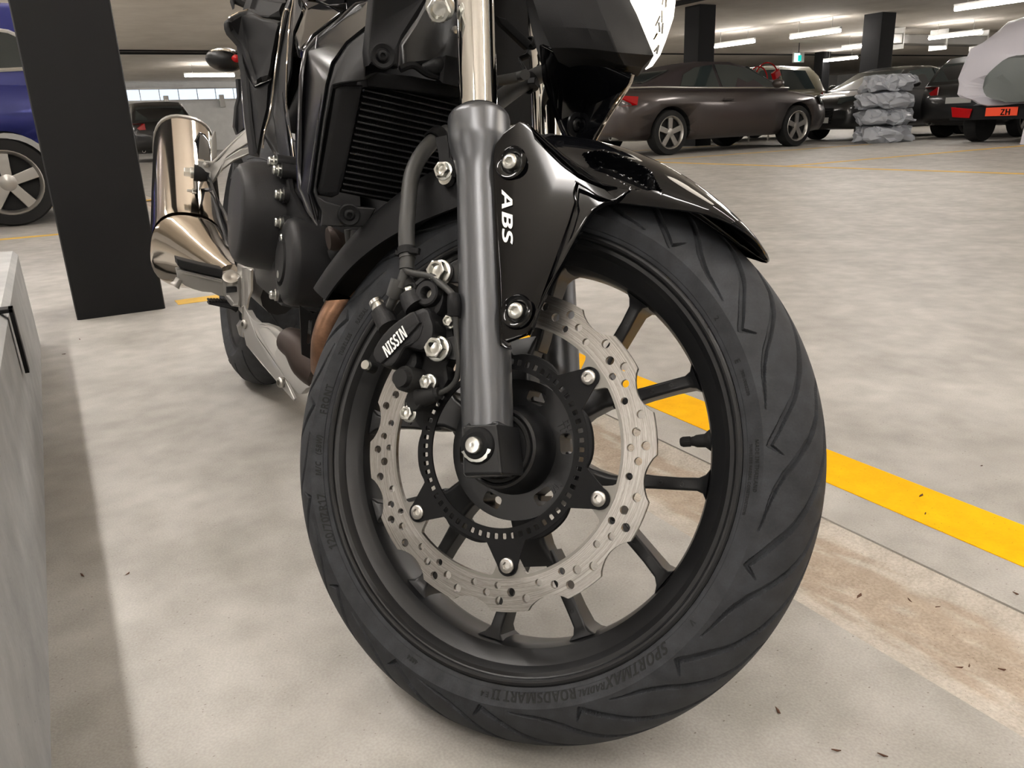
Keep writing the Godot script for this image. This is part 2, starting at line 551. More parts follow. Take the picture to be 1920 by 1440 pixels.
func setting() -> void:
	# floor: two slabs with a shallow gutter between them
	var g := Geo.new()
	slabbox(g, Vector3(-14, -0.3, -37.3), Vector3(0.762, 0, 9))
	slabbox(g, Vector3(0.979, -0.3, -37.3), Vector3(46, 0, 9))
	var fl := struct("floor", g, M.floor)
	# the gutter's bed: brown silt along its middle, pale lime at its edges, with ragged outlines
	var st := SurfaceTool.new()
	st.begin(Mesh.PRIMITIVE_TRIANGLES)
	var fn := FastNoiseLite.new()
	fn.seed = 15; fn.frequency = 9.0; fn.fractal_octaves = 4
	var zs := [-37.3, -20.0, -10.0, -6.0]
	for k in 321: zs.append(-5.0 + 0.022 * k)
	for q in [3.0, 9.0]: zs.append(q)
	var cols := 31
	for z in zs:
		for k in cols:
			var f := k / float(cols - 1)
			var x := lerpf(0.762, 0.979, f)
			var y := -0.003 - 0.0105 * pow(maxf(0.0, sin(PI * f)), 0.5)
			var silt := smoothstep(0.24, 0.5, sin(PI * clampf((f - 0.04) / 0.92, 0, 1)) * 0.62 + fn.get_noise_2d(x * 3.0, z) * 0.5)
			st.set_color(Color(1.0, 0.99, 0.97).lerp(Color(0.80, 0.715, 0.64), silt))
			st.set_normal(Vector3(cos(PI * f) * 0.25, 1, 0).normalized())
			st.add_vertex(Vector3(x, y, z))
	for i in zs.size() - 1:
		for k in cols - 1:
			var p := i * cols + k
			for ix in [p, p + 1, p + cols + 1, p, p + cols + 1, p + cols]: st.add_index(ix)
	put("gutter", st.commit(), M.gutter, fl)
	# painted bay lines: thin coats of paint
	var lines := [["yellow", 1.085, -3.35, 1.203, 6.0], ["yellow_worn", 0.36, -3.36, 1.085, -3.26], ["yellow_worn", -9.0, -6.5, 0.8, -6.4], ["yellow_worn", 7.62, -17.0, 7.74, 4.0], ["yellow_worn", 7.74, -6.9, 13.0, -6.78], ["yellow_worn", 7.74, -9.75, 13.0, -9.65], ["yellow_worn", 7.74, -12.9, 13.0, -12.8], ["yellow_worn", 1.085, -9.4, 1.203, -3.35], ["yellow_worn", -9.0, -9.3, 1.085, -9.2]]
	for l in lines:
		g = Geo.new()
		slabbox(g, Vector3(l[1], -0.004, l[2]), Vector3(l[3], 0.0012, l[4]))
		struct("bay_line", g, M[l[0]], fl)
	g = Geo.new()
	slabbox(g, Vector3(-14, CEIL, -37.3), Vector3(46, CEIL + 0.3, 9))
	var ce := struct("ceiling", g, M.ceiling)
	for j in [[Vector3(-14, CEIL - 0.035, -23.4), Vector3(46, CEIL + 0.01, -23.25)], [Vector3(11.2, CEIL - 0.05, -36.9), Vector3(11.45, CEIL + 0.01, 8)]]:
		g = Geo.new()
		slabbox(g, j[0], j[1])
		struct("joint_strip", g, M.joint, ce)
	for w in [["wall_back", Vector3(-14, 0, -37.3), Vector3(46, CEIL, -37)], ["wall_front", Vector3(-14, 0, 8.7), Vector3(46, CEIL, 9)], ["wall_left", Vector3(-14, 0, -37), Vector3(-13.7, CEIL, 8.7)], ["wall_right", Vector3(45.7, 0, -37), Vector3(46, CEIL, 8.7)]]:
		g = Geo.new()
		slabbox(g, w[1], w[2])
		struct(w[0], g, M.wall)
	# low concrete wall along the bay
	g = Geo.new()
	g.slab(PackedVector3Array([Vector3(-0.42, 0, -2.9), Vector3(-0.108, 0, -2.9), Vector3(-0.112, 0.29, -2.9), Vector3(-0.124, 0.303, -2.9), Vector3(-0.42, 0.303, -2.9)]), Vector3(0, 0, 9.5), 0.004)
	struct("wall_low", g, M.curb)
	var strap := Geo.new()
	strap.slab(PackedVector3Array([Vector3(-0.34, 0.304, -1.84), Vector3(-0.1, 0.304, -1.84), Vector3(-0.1, 0.312, -1.84), Vector3(-0.34, 0.312, -1.84)]), Vector3(0, 0, 0.035), 0.001)
	strap.slab(PackedVector3Array([Vector3(-0.1075, 0.312, -1.84), Vector3(-0.1, 0.312, -1.84), Vector3(-0.097, 0.18, -1.84), Vector3(-0.1045, 0.18, -1.84)]), Vector3(0, 0, 0.035), 0.001)
	solo("steel_strap", strap, M.matte_black, "black bent steel strap hooked over the low concrete wall", "strap")
	# columns
	for c in [[Vector3(0.01, 0, -3.52), 0.3, "square black painted column standing at the end of the low wall", "column"], [Vector3(12.0, 0, -13.6), 0.44, "dark column behind the brown convertible", "column"], [Vector3(17.55, 0, -13.6), 0.5, "dark column behind the black saloon car", "column"], [Vector3(26.5, 0, -22.6), 0.42, "dark column beside the green exit sign", "column"]]:
		g = Geo.new()
		var o := PackedVector3Array()
		for p in rect(c[0].x + c[1] / 2, c[0].z + c[1] / 2, c[1], c[1], 0.012, 2): o.append(Vector3(p.x, 0, p.y))
		g.slab(o, Vector3(0, CEIL, 0))
		solo("column", g, M[c[3]], c[2], "column")
	# fluorescent battens
	var h := Geo.new()
	h.slab(PackedVector3Array([Vector3(-0.032, 0, -0.76), Vector3(0.032, 0, -0.76), Vector3(0.024, -0.05, -0.76), Vector3(-0.024, -0.05, -0.76)]), Vector3(0, 0, 1.52), 0.004)
	lamp_housing = h.mesh()
	h = Geo.new()
	h.tube(PackedVector3Array([Vector3(0, -0.09, -0.74), Vector3(0, -0.09, 0.74)]), 0.036, 12, 1)
	lamp_tube = h.mesh()
	h = Geo.new()
	h.tube(PackedVector3Array([Vector3(0, -0.005, 0), Vector3(0, 0.25, 0)]), 0.006, 6, 1)
	lamp_rod = h.mesh()
	var rows := [[-9.0, "added fill row nearest the left wall", [-34.6, -25.8, -17.0, -8.2, 0.6]], [-4.6, "added fill row behind the low wall", [-34.6, -30.2, -25.8, -21.4, -17.0, -12.6, -8.2, -3.8, 0.6, 5.0]], [-0.72, "row over the low wall", [-30.2, -25.8, -21.4, -17.0, -12.6, -8.2, -3.8, -1.6, 0.6, 2.8]], [1.4, "row over the yellow line", [-8.2, -3.8, 0.6, 5.0]], [6.2, "row over the drive lane", [-17.0, -12.6, -8.2, -3.8, 0.6, 5.0]], [11.0, "added fill row over the opposite bays", [-34.6, -30.2, -25.8, -21.4, -17.0, -8.2, -3.8, 0.6, 5.0]], [16.0, "added fill row past the trailer", [-34.6, -29.6, -24.6, -9.6, -4.6, 0.4, 5.4]], [23.0, "added fill row past the black hatchback", [-34.6, -9.6, -0.4]], [30.0, "added fill row over the far bays", [-14.6, -9.6, -0.4]], [38.0, "added fill row at the right wall", [-19.6, -9.6]]]  # most rows hold lamps added out of view to brighten floor and ceiling
	var nth := ["first", "second", "third", "fourth", "fifth", "sixth", "seventh", "eighth", "ninth", "tenth"]
	for r in rows:  # the row over the low wall also has lamps added to brighten the floor
		for i in r[2].size():
			lamp(Vector3(r[0], CEIL, r[2][i]), false, lamp_energy, "white fluorescent batten lamp, %s from the back, %s" % [nth[i], r[1]])
	for s in [[16.65, -16.9, false, "past the dark column behind the convertible"], [16.95, -14.5, false, "above the pale roofed small car"], [21.95, -14.1, false, "above the dark hatchback"], [21.9, -16.9, false, "past the dark column behind the black saloon"], [26.5, -21.4, false, "beside the far dark column"], [5.1, -27.6, true, "in front of the back wall's glass blocks"]]:
		lamp(Vector3(s[0], CEIL, s[1]), s[2], lamp_energy, "white fluorescent batten lamp " + s[3])


# ---------------------------------------------------------------- front wheel, in the wheel's axes
func tyre_geo(grooves: Array, period: float, crown_r: float, half: float, na: int, seed_: int) -> Geo:
	# (b, r) across the tread; b is the angle round the crown, then the flat sidewall down to the bead
	var g := Geo.new()
	var cuts := PackedFloat32Array()   # finer steps on the side that carries the visible grooves
	for k in 26: cuts.append(lerpf(-75.5, -6.0, k / 26.0))
	for k in 113: cuts.append(lerpf(-6.0, 75.5, k / 112.0))
	var nb := cuts.size() - 1
	var count := int(round(360.0 / period))
	var per := na / count
	var depth := []
	for i in per:
		var row := PackedFloat32Array()
		for k in nb + 1:
			var b := cuts[k]
			var side := absf(b)
			var a := period * i / per + (period * 0.5 if b < 0 else 0.0)
			var d := 0.0
			for gr in grooves:
				for w in [-2, -1, 0, 1, 2]:
					for s in gr.size() - 1:
						var p0: Vector3 = gr[s]; var p1: Vector3 = gr[s + 1]
						if a + w * period > maxf(p0.x, p1.x) + 2.0 or a + w * period < minf(p0.x, p1.x) - 2.0: continue
						# millimetres: 5.2 per degree round the tyre, 1.05 per degree across it
						var q := Vector2((a + w * period) * 5.2, side * 1.05)
						var e0 := Vector2(p0.x * 5.2, p0.y * 1.05); var e1 := Vector2(p1.x * 5.2, p1.y * 1.05)
						var f := clampf((q - e0).dot(e1 - e0) / maxf((e1 - e0).length_squared(), 0.001), 0, 1)
						var dist := q.distance_to(e0.lerp(e1, f))
						var hw := lerpf(p0.z, p1.z, f)
						d = maxf(d, clampf((hw - dist) / 1.1, 0.0, 1.0) * minf(1.0, hw / 2.2))
			row.append(d * 0.0042)
		depth.append(row)
	var rings := []
	for i in na:
		var a := TAU * i / na
		var dir := Vector3(cos(a), sin(a), 0)
		var row: PackedFloat32Array = depth[i % per]
		var ring := PackedVector3Array()
		var side_pts := [Vector2(0.2335, 0.0475), Vector2(0.2345, 0.0515), Vector2(0.236, 0.0525), Vector2(0.2385, 0.0532), Vector2(0.239, 0.0542), Vector2(0.246, 0.0566), Vector2(0.2532, 0.0586)]
		for p in side_pts: ring.append(dir * p.x + Vector3(0, 0, -p.y))
		for k in nb + 1:
			var b := deg_to_rad(cuts[k])
			var rr := crown_r - row[k]
			ring.append(dir * (0.24 + rr * cos(b)) + Vector3(0, 0, rr * sin(b) * half / crown_r))
		for j in range(side_pts.size() - 1, -1, -1): ring.append(dir * side_pts[j].x + Vector3(0, 0, side_pts[j].y))
		rings.append(ring)
	g.loft(rings, false, true, true)
	return g

func curved_text(word: String, height: float, r: float, at_deg: float, z_of: Callable, flip := false, slant := 0.0) -> Geo:
	# letters standing proud of the sidewall, bent round the wheel's axis; feet point to the axis unless flipped
	var g := text_geo(word, height, 0.0012, slant, 1.0)
	for i in g.v.size():
		var p := g.v[i]
		var rr := r + (p.y - height * 0.35) * (-1.0 if flip else 1.0)
		var a := deg_to_rad(at_deg) + p.x / r * (1.0 if flip else -1.0)
		g.v[i] = Vector3(cos(a) * rr, sin(a) * rr, z_of.call(rr) + p.z * 0.7)
	return g

func sidewall_z(r: float) -> float:
	return lerpf(0.0542, 0.0588, clampf((r - 0.239) / 0.0145, 0, 1.2)) + 0.0001

func front_wheel() -> void:
	var hook := [Vector3(29.5, 1.0, 2.4), Vector3(22.3, 12.7, 3.0), Vector3(18.3, 21.4, 3.2), Vector3(14.4, 31, 3.3), Vector3(9.5, 44.9, 3.3), Vector3(5.5, 58.6, 3.2), Vector3(1.2, 70.5, 3.0), Vector3(0.2, 72.6, 2.7), Vector3(-1.5, 61.5, 1.0)]
	var tail := [Vector3(36.5, 1.0, 2.2), Vector3(34.3, 13.2, 2.8), Vector3(29.6, 21.5, 3.0), Vector3(26, 32.9, 3.1), Vector3(22.1, 48.1, 3.0), Vector3(18.9, 59.5, 2.7), Vector3(16, 65.9, 2.3), Vector3(13.6, 69, 1.9), Vector3(7.4, 73, 0.9)]
	for i in hook.size(): hook[i].x += 8.9
	for i in tail.size(): tail[i].x += 8.9
	var ty := front("front_tyre", tyre_geo([hook, tail], 24.0, 0.06, 0.06, 1800, 1), M.rubber, "black grooved road tyre with raised sidewall lettering", 30.0)
	for w in [["DUNLOP", 0.0105, 104.0, false, 0.0], ["RADIAL", 0.0045, 150.0, false, 0.0], ["TUBELESS", 0.0045, 159.0, false, 0.0], ["FRONT", 0.008, 175.0, false, 0.0], ["(58W)", 0.0062, 187.5, false, 0.2], ["M/C", 0.0062, 194.0, false, 0.2], ["120/70ZR17", 0.0088, 208.5, false, 0.1], ["MADE IN THAILAND", 0.0036, 5.0, false, 0.0], ["TUBELESS RADIAL CONSTRUCTION", 0.0028, 2.0, false, 0.0],
			["SPORTMAX", 0.0098, -47.0, false, 0.35], ["RADIAL", 0.006, -59.0, false, 0.35], ["ROADSMART II", 0.0095, -73.5, false, 0.0], ["V", 0.0055, -31.0, false, 0.0], ["E 4", 0.005, -86.0, false, 0.0], ["2", 0.005, 38.0, false, 0.0], ["E", 0.0055, 27.5, false, 0.0], ["75R-0002205", 0.003, 22.5, false, 0.0], ["4884", 0.0045, -107.0, false, 0.0]]:
		var rr := 0.2462
		if w[0] == "MADE IN THAILAND": rr = 0.2485
		if w[0] == "TUBELESS RADIAL CONSTRUCTION": rr = 0.2425
		sub("sidewall_lettering", curved_text(w[0], w[1], rr, w[2], sidewall_z, w[3], w[4]), M.rubber_plain, ty)
	# rim, (radius, offset) of the right half, mirrored for the left
	var half := [Vector2(0.1975, 0.0), Vector2(0.1978, 0.012), Vector2(0.199, 0.02), Vector2(0.2018, 0.0275), Vector2(0.2058, 0.0318), Vector2(0.2072, 0.0325), Vector2(0.209, 0.0345), Vector2(0.2165, 0.0405), Vector2(0.2182, 0.0415), Vector2(0.2186, 0.0425), Vector2(0.2192, 0.0432), Vector2(0.2255, 0.0476), Vector2(0.2268, 0.0488), Vector2(0.2274, 0.0512), Vector2(0.2285, 0.0525), Vector2(0.2303, 0.0533), Vector2(0.2325, 0.0531), Vector2(0.234, 0.052), Vector2(0.2342, 0.0505), Vector2(0.233, 0.0492), Vector2(0.222, 0.047), Vector2(0.208, 0.0305), Vector2(0.2025, 0.014)]
	var prof := []
	for p in half: prof.append(p)
	for i in range(half.size() - 1, 0, -1): prof.append(Vector2(half[i].x, -half[i].y))
	var g := Geo.new()
	g.lathe(prof, Vector3.ZERO, Vector3(0, 0, 1), 160, true)
	var rim := front("front_rim", g, M.satin_black, "satin black cast rim", 22.0)
	# twelve thin spokes leave the six hub arms in pairs
	for i in 6:
		var arm := deg_to_rad(44.1 - 60.0 * i)
		var d := Vector3(cos(arm), sin(arm), 0)
		var side := Vector3(-sin(arm), cos(arm), 0)
		g = Geo.new()
		var rings := []
		for s in [[0.05, 0.021, 0.019, 0.012], [0.064, 0.0175, 0.0175, 0.013], [0.082, 0.0165, 0.016, 0.011], [0.1, 0.0185, 0.0155, 0.006], [0.114, 0.0235, 0.0145, 0.002], [0.122, 0.028, 0.0135, 0.0]]:
			var ring := PackedVector3Array()
			for p in rect(0, s[3], s[1] * 2, s[2] * 2, 0.006, 3): ring.append(d * s[0] + side * p.x + Vector3(0, 0, p.y))
			rings.append(ring)
		g.loft(rings)
		for e in [-1, 1]:
			rings = []
			for s in [[0.108, 8.0, 0.0085, 0.0135], [0.122, 10.2, 0.0078, 0.0135], [0.145, 12.0, 0.0066, 0.0135], [0.17, 13.5, 0.0064, 0.014], [0.188, 14.5, 0.0066, 0.016], [0.1945, 14.9, 0.0095, 0.019], [0.1985, 15.0, 0.015, 0.0225]]:
				var a2: float = arm + deg_to_rad(s[1] * e)
				var dd := Vector3(cos(a2), sin(a2), 0); var ss := Vector3(-sin(a2), cos(a2), 0)
				var ring := PackedVector3Array()
				for p in rect(0, 0, s[2] * 2, s[3] * 2, 0.0028, 3): ring.append(dd * s[0] + ss * p.x + Vector3(0, 0, p.y))
				rings.append(ring)
			var sg := Geo.new()
			sg.loft(rings)
			var a3: float = arm + deg_to_rad(13.4 * e)
			for rr in [0.151, 0.172]: # ejector marks on the spoke's outer edge
				var mk: Vector3 = Vector3(cos(a3 + (0.0 if rr > 0.16 else -0.017 * e)), sin(a3 + (0.0 if rr > 0.16 else -0.017 * e)), 0) * rr
				sg.lathe([Vector2(0, 0), Vector2(0.0024, 0), Vector2(0.0024, 0.0009), Vector2(0.0015, 0.0009), Vector2(0.0013, 0.0003), Vector2(0, 0.0003)], mk + Vector3(0, 0, 0.0137), Vector3(0, 0, 1), 12)
			sub("spoke", sg, M.satin_black, rim)
		sub("hub_arm", g, M.satin_black, rim)
	# hub: bearing tower, face plate with six windows
	g = Geo.new()
	g.lathe([Vector2(0.012, 0.074), Vector2(0.029, 0.074), Vector2(0.031, 0.0725), Vector2(0.0355, 0.0725), Vector2(0.0365, 0.0765), Vector2(0.0385, 0.0775), Vector2(0.041, 0.0755), Vector2(0.043, 0.066), Vector2(0.0445, 0.052), Vector2(0.047, 0.044), Vector2(0.047, 0.03), Vector2(0.034, 0.02), Vector2(0.034, -0.05), Vector2(0.026, -0.07), Vector2(0.012, -0.07)], Vector3.ZERO, Vector3(0, 0, 1), 48, true)
	var holes := []
	for i in 6:
		var h := PackedVector2Array()
		for p in rect(0.0585, 0, 0.0135, 0.021, 0.0042, 3): h.append(p.rotated(deg_to_rad(14.0 - 60.0 * i)))
		holes.append(h)
	holes.append(circle2(0, 0, 0.036, 32))
	g.holed(circle2(0, 0, 0.0735, 72), holes, Transform3D(Basis.IDENTITY, Vector3(0, 0, 0.012)), 0.028)
	var hub := sub("hub", g, M.satin_black, rim)
	g = Geo.new()
	g.lathe([Vector2(0.0305, 0.072), Vector2(0.0305, 0.0765), Vector2(0.0318, 0.078), Vector2(0.0345, 0.078), Vector2(0.0355, 0.076), Vector2(0.0355, 0.072)], Vector3.ZERO, Vector3(0, 0, 1), 48, true)
	sub("dust_seal", g, M.rubber_plain, rim)
	g = Geo.new() # cast marks on the hub
	for w in [["FO", 0.0075, 0.068, 31.0], ["TU", 0.0075, 0.060, 31.0], ["A", 0.007, 0.068, -26.0], ["M", 0.007, 0.063, -32.0]]:
		var l := curved_text(w[0], w[1], w[2], w[3], func(_r): return 0.0404)
		g.add(l, Transform3D.IDENTITY)
	sub("cast_lettering", g, M.satin_black, rim)
	# valve
	g = Geo.new()
	var va := deg_to_rad(11.6)
	var vd := Vector3(-cos(va), -sin(va), 0)
	g.lathe([Vector2(0, -0.004), Vector2(0.0105, -0.003), Vector2(0.0105, 0.002), Vector2(0.0068, 0.0065), Vector2(0.0062, 0.015), Vector2(0.0048, 0.018), Vector2(0.0048, 0.0195), Vector2(0.0042, 0.0198), Vector2(0.0042, 0.021)], -vd * 0.197 + Vector3(0, 0, 0.004), vd, 20)
	var vs := sub("valve_stem", g, M.rubber_plain, rim)
	g = Geo.new()
	var crings := []
	for s in [[0.0, 0.0045], [0.001, 0.0052], [0.008, 0.0052], [0.0105, 0.004], [0.011, 0.0025]]:
		var ring := PackedVector3Array()
		var cxf := frame_to(-vd * 0.1765 + Vector3(0, 0, 0.004) + vd * s[0], vd)
		for j in 36: ring.append(cxf * Vector3(cos(TAU * j / 36) * s[1] * (1.0 if j % 2 else 0.93), sin(TAU * j / 36) * s[1] * (1.0 if j % 2 else 0.93), 0))
		crings.append(ring)
	g.loft(crings)
	sub("valve_cap", g, M.rubber_plain, rim)
	brake_disc()

func brake_disc() -> void:
	# one twelfth of the outline: a lobe from 5.7 to 20.3 degrees, a notch to 35.7
	var z0 := 0.0662
	var outer := PackedVector2Array(); var rev := PackedVector2Array()
	for i in 12:
		for k in 9: # lobe
			var a := deg_to_rad(30.0 * i + lerpf(6.2, 20.4, k / 8.0))
			outer.append(Vector2(cos(a), sin(a)) * 0.1605)
		for k in range(1, 12):
			var f := k / 12.0
			var a := deg_to_rad(30.0 * i + lerpf(20.4, 36.2, f))
			var dip := pow(sin(PI * f), 0.72)
			outer.append(Vector2(cos(a), sin(a)) * (0.1605 - 0.0098 * dip))
	var holes := []
	for i in 12:
		for h in [[0.1488, 20.6, 0.0043], [0.1417, 14.5, 0.0043], [0.1502, 9.2, 0.0043], [0.1354, 8.5, 0.0036], [0.1434, 3.5, 0.0039], [0.1366, 27.3, 0.0036]]:
			var a := deg_to_rad(30.0 * i + h[1])
			holes.append(circle2(cos(a) * h[0], sin(a) * h[0], h[2], 18))
	var inner := PackedVector2Array()
	for k in 360:
		var deg := float(k)
		var off := absf(fposmod(deg - 44.1 + 30.0, 60.0) - 30.0)
		var r := 0.1262
		if off < 9.0: r = lerpf(0.1068, 0.1262, smoothstep(4.2, 9.0, off))
		inner.append(Vector2(cos(deg_to_rad(deg)), sin(deg_to_rad(deg))) * r)
	holes.append(inner)
	var g := Geo.new()
	g.holed(outer, holes, Transform3D(Basis.IDENTITY, Vector3(0, 0, z0)), 0.0046)
	for p in g.v: g.uv.append(Vector2(atan2(p.y, p.x) / TAU * 2.0, Vector2(p.x, p.y).length() * 14.0))
	var disc := front("brake_disc", g, M.disc_steel, "wavy-edged drilled steel brake disc", 25.0)
	# the inner edge that the pads do not reach stands a touch lower
	var ig := Geo.new()
	var ih := []
	var io := PackedVector2Array()
	for k in 360: io.append(Vector2(cos(deg_to_rad(k)), sin(deg_to_rad(k))) * 0.1288)
	var iin := PackedVector2Array()
	for p in inner: iin.append(p * 1.0005)
	ih.append(iin)
	ig.holed(io, ih, Transform3D(Basis.IDENTITY, Vector3(0, 0, z0 + 0.0046)), 0.0003)
	sub("inner_band", ig, M.disc_raw, disc)
	# toothed sensor ring with its six carrier arms
	var rg := Geo.new()
	var wins := []
	for i in 60:
		var w := PackedVector2Array()
		for p in rect(0.0876, 0, 0.0058, 0.0046, 0.001, 2): w.append(p.rotated(deg_to_rad(6.0 * i + 1.2)))
		wins.append(w)
	wins.append(circle2(0, 0, 0.0797, 180))
	var ro := PackedVector2Array()
	for k in 720:
		var deg := k * 0.5
		var off := absf(fposmod(deg - 44.1 + 30.0, 60.0) - 30.0)
		var r := 0.0945
		if off < 5.6:
			r = 0.1158 * cos(deg_to_rad(off)) + sqrt(maxf(0.0, 0.0105 * 0.0105 - pow(0.1158 * sin(deg_to_rad(off)), 2)))
		elif off < 13.0:
			# straight edge running from the arm's head to the ring
			var p0 := Vector2(cos(deg_to_rad(5.6)), sin(deg_to_rad(5.6))) * 0.1153
			var p1 := Vector2(cos(deg_to_rad(13.0)), sin(deg_to_rad(13.0))) * 0.0945
			var dir := Vector2(cos(deg_to_rad(off)), sin(deg_to_rad(off)))
			var n := (p1 - p0).orthogonal()
			r = p0.dot(n) / dir.dot(n)
		ro.append(Vector2(cos(deg_to_rad(deg)), sin(deg_to_rad(deg))) * r)
	rg.holed(ro, wins, Transform3D(Basis.IDENTITY, Vector3(0, 0, z0 + 0.005)), 0.0022)
	front("sensor_ring", rg, M.matte_black, "black slotted wheel speed sensor ring", 25.0)
	# hub side carrier behind the ring
	for i in 6:
		var cg := Geo.new()
		var mid := 44.1 - 30.0 - 60.0 * i
		var rings := []
		for k in 13:
			var a := deg_to_rad(mid + lerpf(-17.5, 17.5, k / 12.0))
			var d := Vector3(cos(a), sin(a), 0)
			var fade := 1.0 - pow(absf(k - 6) / 6.0, 3.0)
			var ring := PackedVector3Array()
			for p in [Vector2(0.0935, 0.0), Vector2(0.0935 + 0.0045 * fade, -0.001), Vector2(0.0945 + 0.0045 * fade, -0.0045), Vector2(0.0935 + 0.003 * fade, -0.0075), Vector2(0.0925, -0.0075)]:
				ring.append(d * p.x + Vector3(0, 0, z0 + 0.0068 + p.y))
			rings.append(ring)
		cg.loft(rings)
		front("ring_flange", cg, M.matte_black)
	for i in 6:
		var a := deg_to_rad(44.1 - 60.0 * i)
		var at := Vector3(cos(a) * 0.1158, sin(a) * 0.1158, z0 + 0.0072)
		var bg := Geo.new()
		socket_bolt(bg, at, Vector3(0, 0, 1), 0.0078, 0.0034)
		sub("disc_bolt", bg, M.bolt_steel, disc, "polished steel socket bolt")

# ---------------------------------------------------------------- fork, in the wheel's axes
const FORK := Vector3(-0.2077, 0.9782, 0.0)   # direction of the fork legs

func fork_point(s: float, z: float) -> Vector3:
	return Vector3(-0.0018, 0, z) + FORK * s

func forks() -> void:
	for z in [0.095, -0.095]:
		var o := fork_point(0, z)
		var g := Geo.new()
		g.lathe([Vector2(0.0, -0.03), Vector2(0.022, -0.03), Vector2(0.0245, -0.026), Vector2(0.0258, 0.05), Vector2(0.0257, 0.12), Vector2(0.0252, 0.2), Vector2(0.0246, 0.262), Vector2(0.0247, 0.281), Vector2(0.0262, 0.293), Vector2(0.0298, 0.305), Vector2(0.0316, 0.3135), Vector2(0.0323, 0.318), Vector2(0.0327, 0.338), Vector2(0.0318, 0.3425), Vector2(0.0295, 0.346), Vector2(0.0245, 0.348), Vector2(0.0, 0.348)], o, FORK, 56)
		var sl := front("fork_slider", g, M.slider, "dark grey anodised fork slider")
		g = Geo.new()
		g.lathe([Vector2(0.0, 0.0), Vector2(0.0242, 0.0), Vector2(0.0242, 0.0022), Vector2(0.0225, 0.0035), Vector2(0.0, 0.0035)], fork_point(0.348, z), FORK, 40)
		sub("dust_seal", g, M.rubber_plain, sl)
		g = Geo.new()
		g.lathe([Vector2(0.0, 0.0), Vector2(0.0205, 0.0), Vector2(0.0205, 0.42), Vector2(0.0, 0.42)], fork_point(0.35, z), FORK, 48)
		front("fork_tube", g, M.chrome, "chromed steel fork tube")
	# axle lug at the foot of the right slider
	var g := Geo.new()
	g.slab(p3([-0.015, 0.0148, 0.128, -0.0128, 0.017, 0.128, 0.0028, 0.0196, 0.128, 0.0207, 0.0225, 0.128, 0.024, 0.0131, 0.128, 0.0339, -0.0204, 0.128, 0.0331, -0.0228, 0.128, -0.0046, -0.03, 0.128, -0.0063, -0.0286, 0.128]), Vector3(0, 0, -0.05), 0.003)
	g.slab(p3([-0.0149, 0.016, 0.126, -0.0142, 0.0216, 0.118, -0.0024, 0.0261, 0.114, 0.0134, 0.0255, 0.116, 0.0203, 0.0221, 0.126, 0.0214, 0.0129, 0.125, -0.014, 0.0079, 0.125]), Vector3(0, 0, -0.03), 0.003)
	var lug := front("axle_lug", g, M.satin_black, "black axle clamp at the foot of the fork")
	g = Geo.new()
	var ax := Vector3(0.0045, 0.0, 0.126)
	g.lathe([Vector2(0.0, 0.0), Vector2(0.0178, 0.0), Vector2(0.0178, 0.0035), Vector2(0.0165, 0.0052), Vector2(0.0135, 0.0058), Vector2(0.0125, 0.007), Vector2(0.0, 0.007)], ax, Vector3(0, 0, 1), 40)
	var col := front("axle_collar", g, M.matte_black)
	g = Geo.new()
	g.lathe([Vector2(0.0, 0.0), Vector2(0.0082, 0.0), Vector2(0.0082, 0.0075), Vector2(0.0072, 0.0092), Vector2(0.003, 0.0096), Vector2(0.0, 0.009)], ax + Vector3(0, 0, 0.004), Vector3(0, 0, 1), 28)
	sub("axle_end", g, M.zinc, col, "bare metal axle end")
	# worn patch of bare metal round the lower half of the collar
	g = Geo.new()
	var rs := []
	rng.seed = 4
	for k in 15:
		var a := deg_to_rad(lerpf(-150, -5, k / 14.0))
		var wv := rng.randf_range(-0.0006, 0.0006)
		var ring := PackedVector3Array()
		for p in [Vector2(0.0125 + wv, 0.0062), Vector2(0.0158 + wv * 1.6, 0.0058), Vector2(0.0158 + wv * 1.6, 0.005), Vector2(0.0125, 0.005)]:
			ring.append(ax + Vector3(cos(a) * p.x, sin(a) * p.x, p.y + 0.0001))
		rs.append(ring)
	g.loft(rs)
	sub("worn_edge", g, M.zinc, col)
	g = Geo.new()
	g.lathe([Vector2(0.0, -0.1), Vector2(0.011, -0.1), Vector2(0.011, 0.1), Vector2(0.0, 0.1)], Vector3.ZERO, Vector3(0, 0, 1), 24)
	g.lathe([Vector2(0.0, 0.0), Vector2(0.021, 0.0), Vector2(0.021, 0.02), Vector2(0.0, 0.02)], Vector3(0, 0, 0.074), Vector3(0, 0, 1), 32)
	front("axle", g, M.satin_black)
	# triple clamp across the fork legs
	g = Geo.new()
	var c0 := fork_point(0.62, 0.0)
	g.slab(PackedVector3Array([c0 + Vector3(0.03, 0, 0.125), c0 + Vector3(0.03, 0, -0.125), c0 + Vector3(-0.03, 0, -0.125), c0 + Vector3(-0.08, 0, 0.0), c0 + Vector3(-0.03, 0, 0.125)]), FORK * 0.035, 0.004)
	front("triple_clamp", g, M.satin_black)


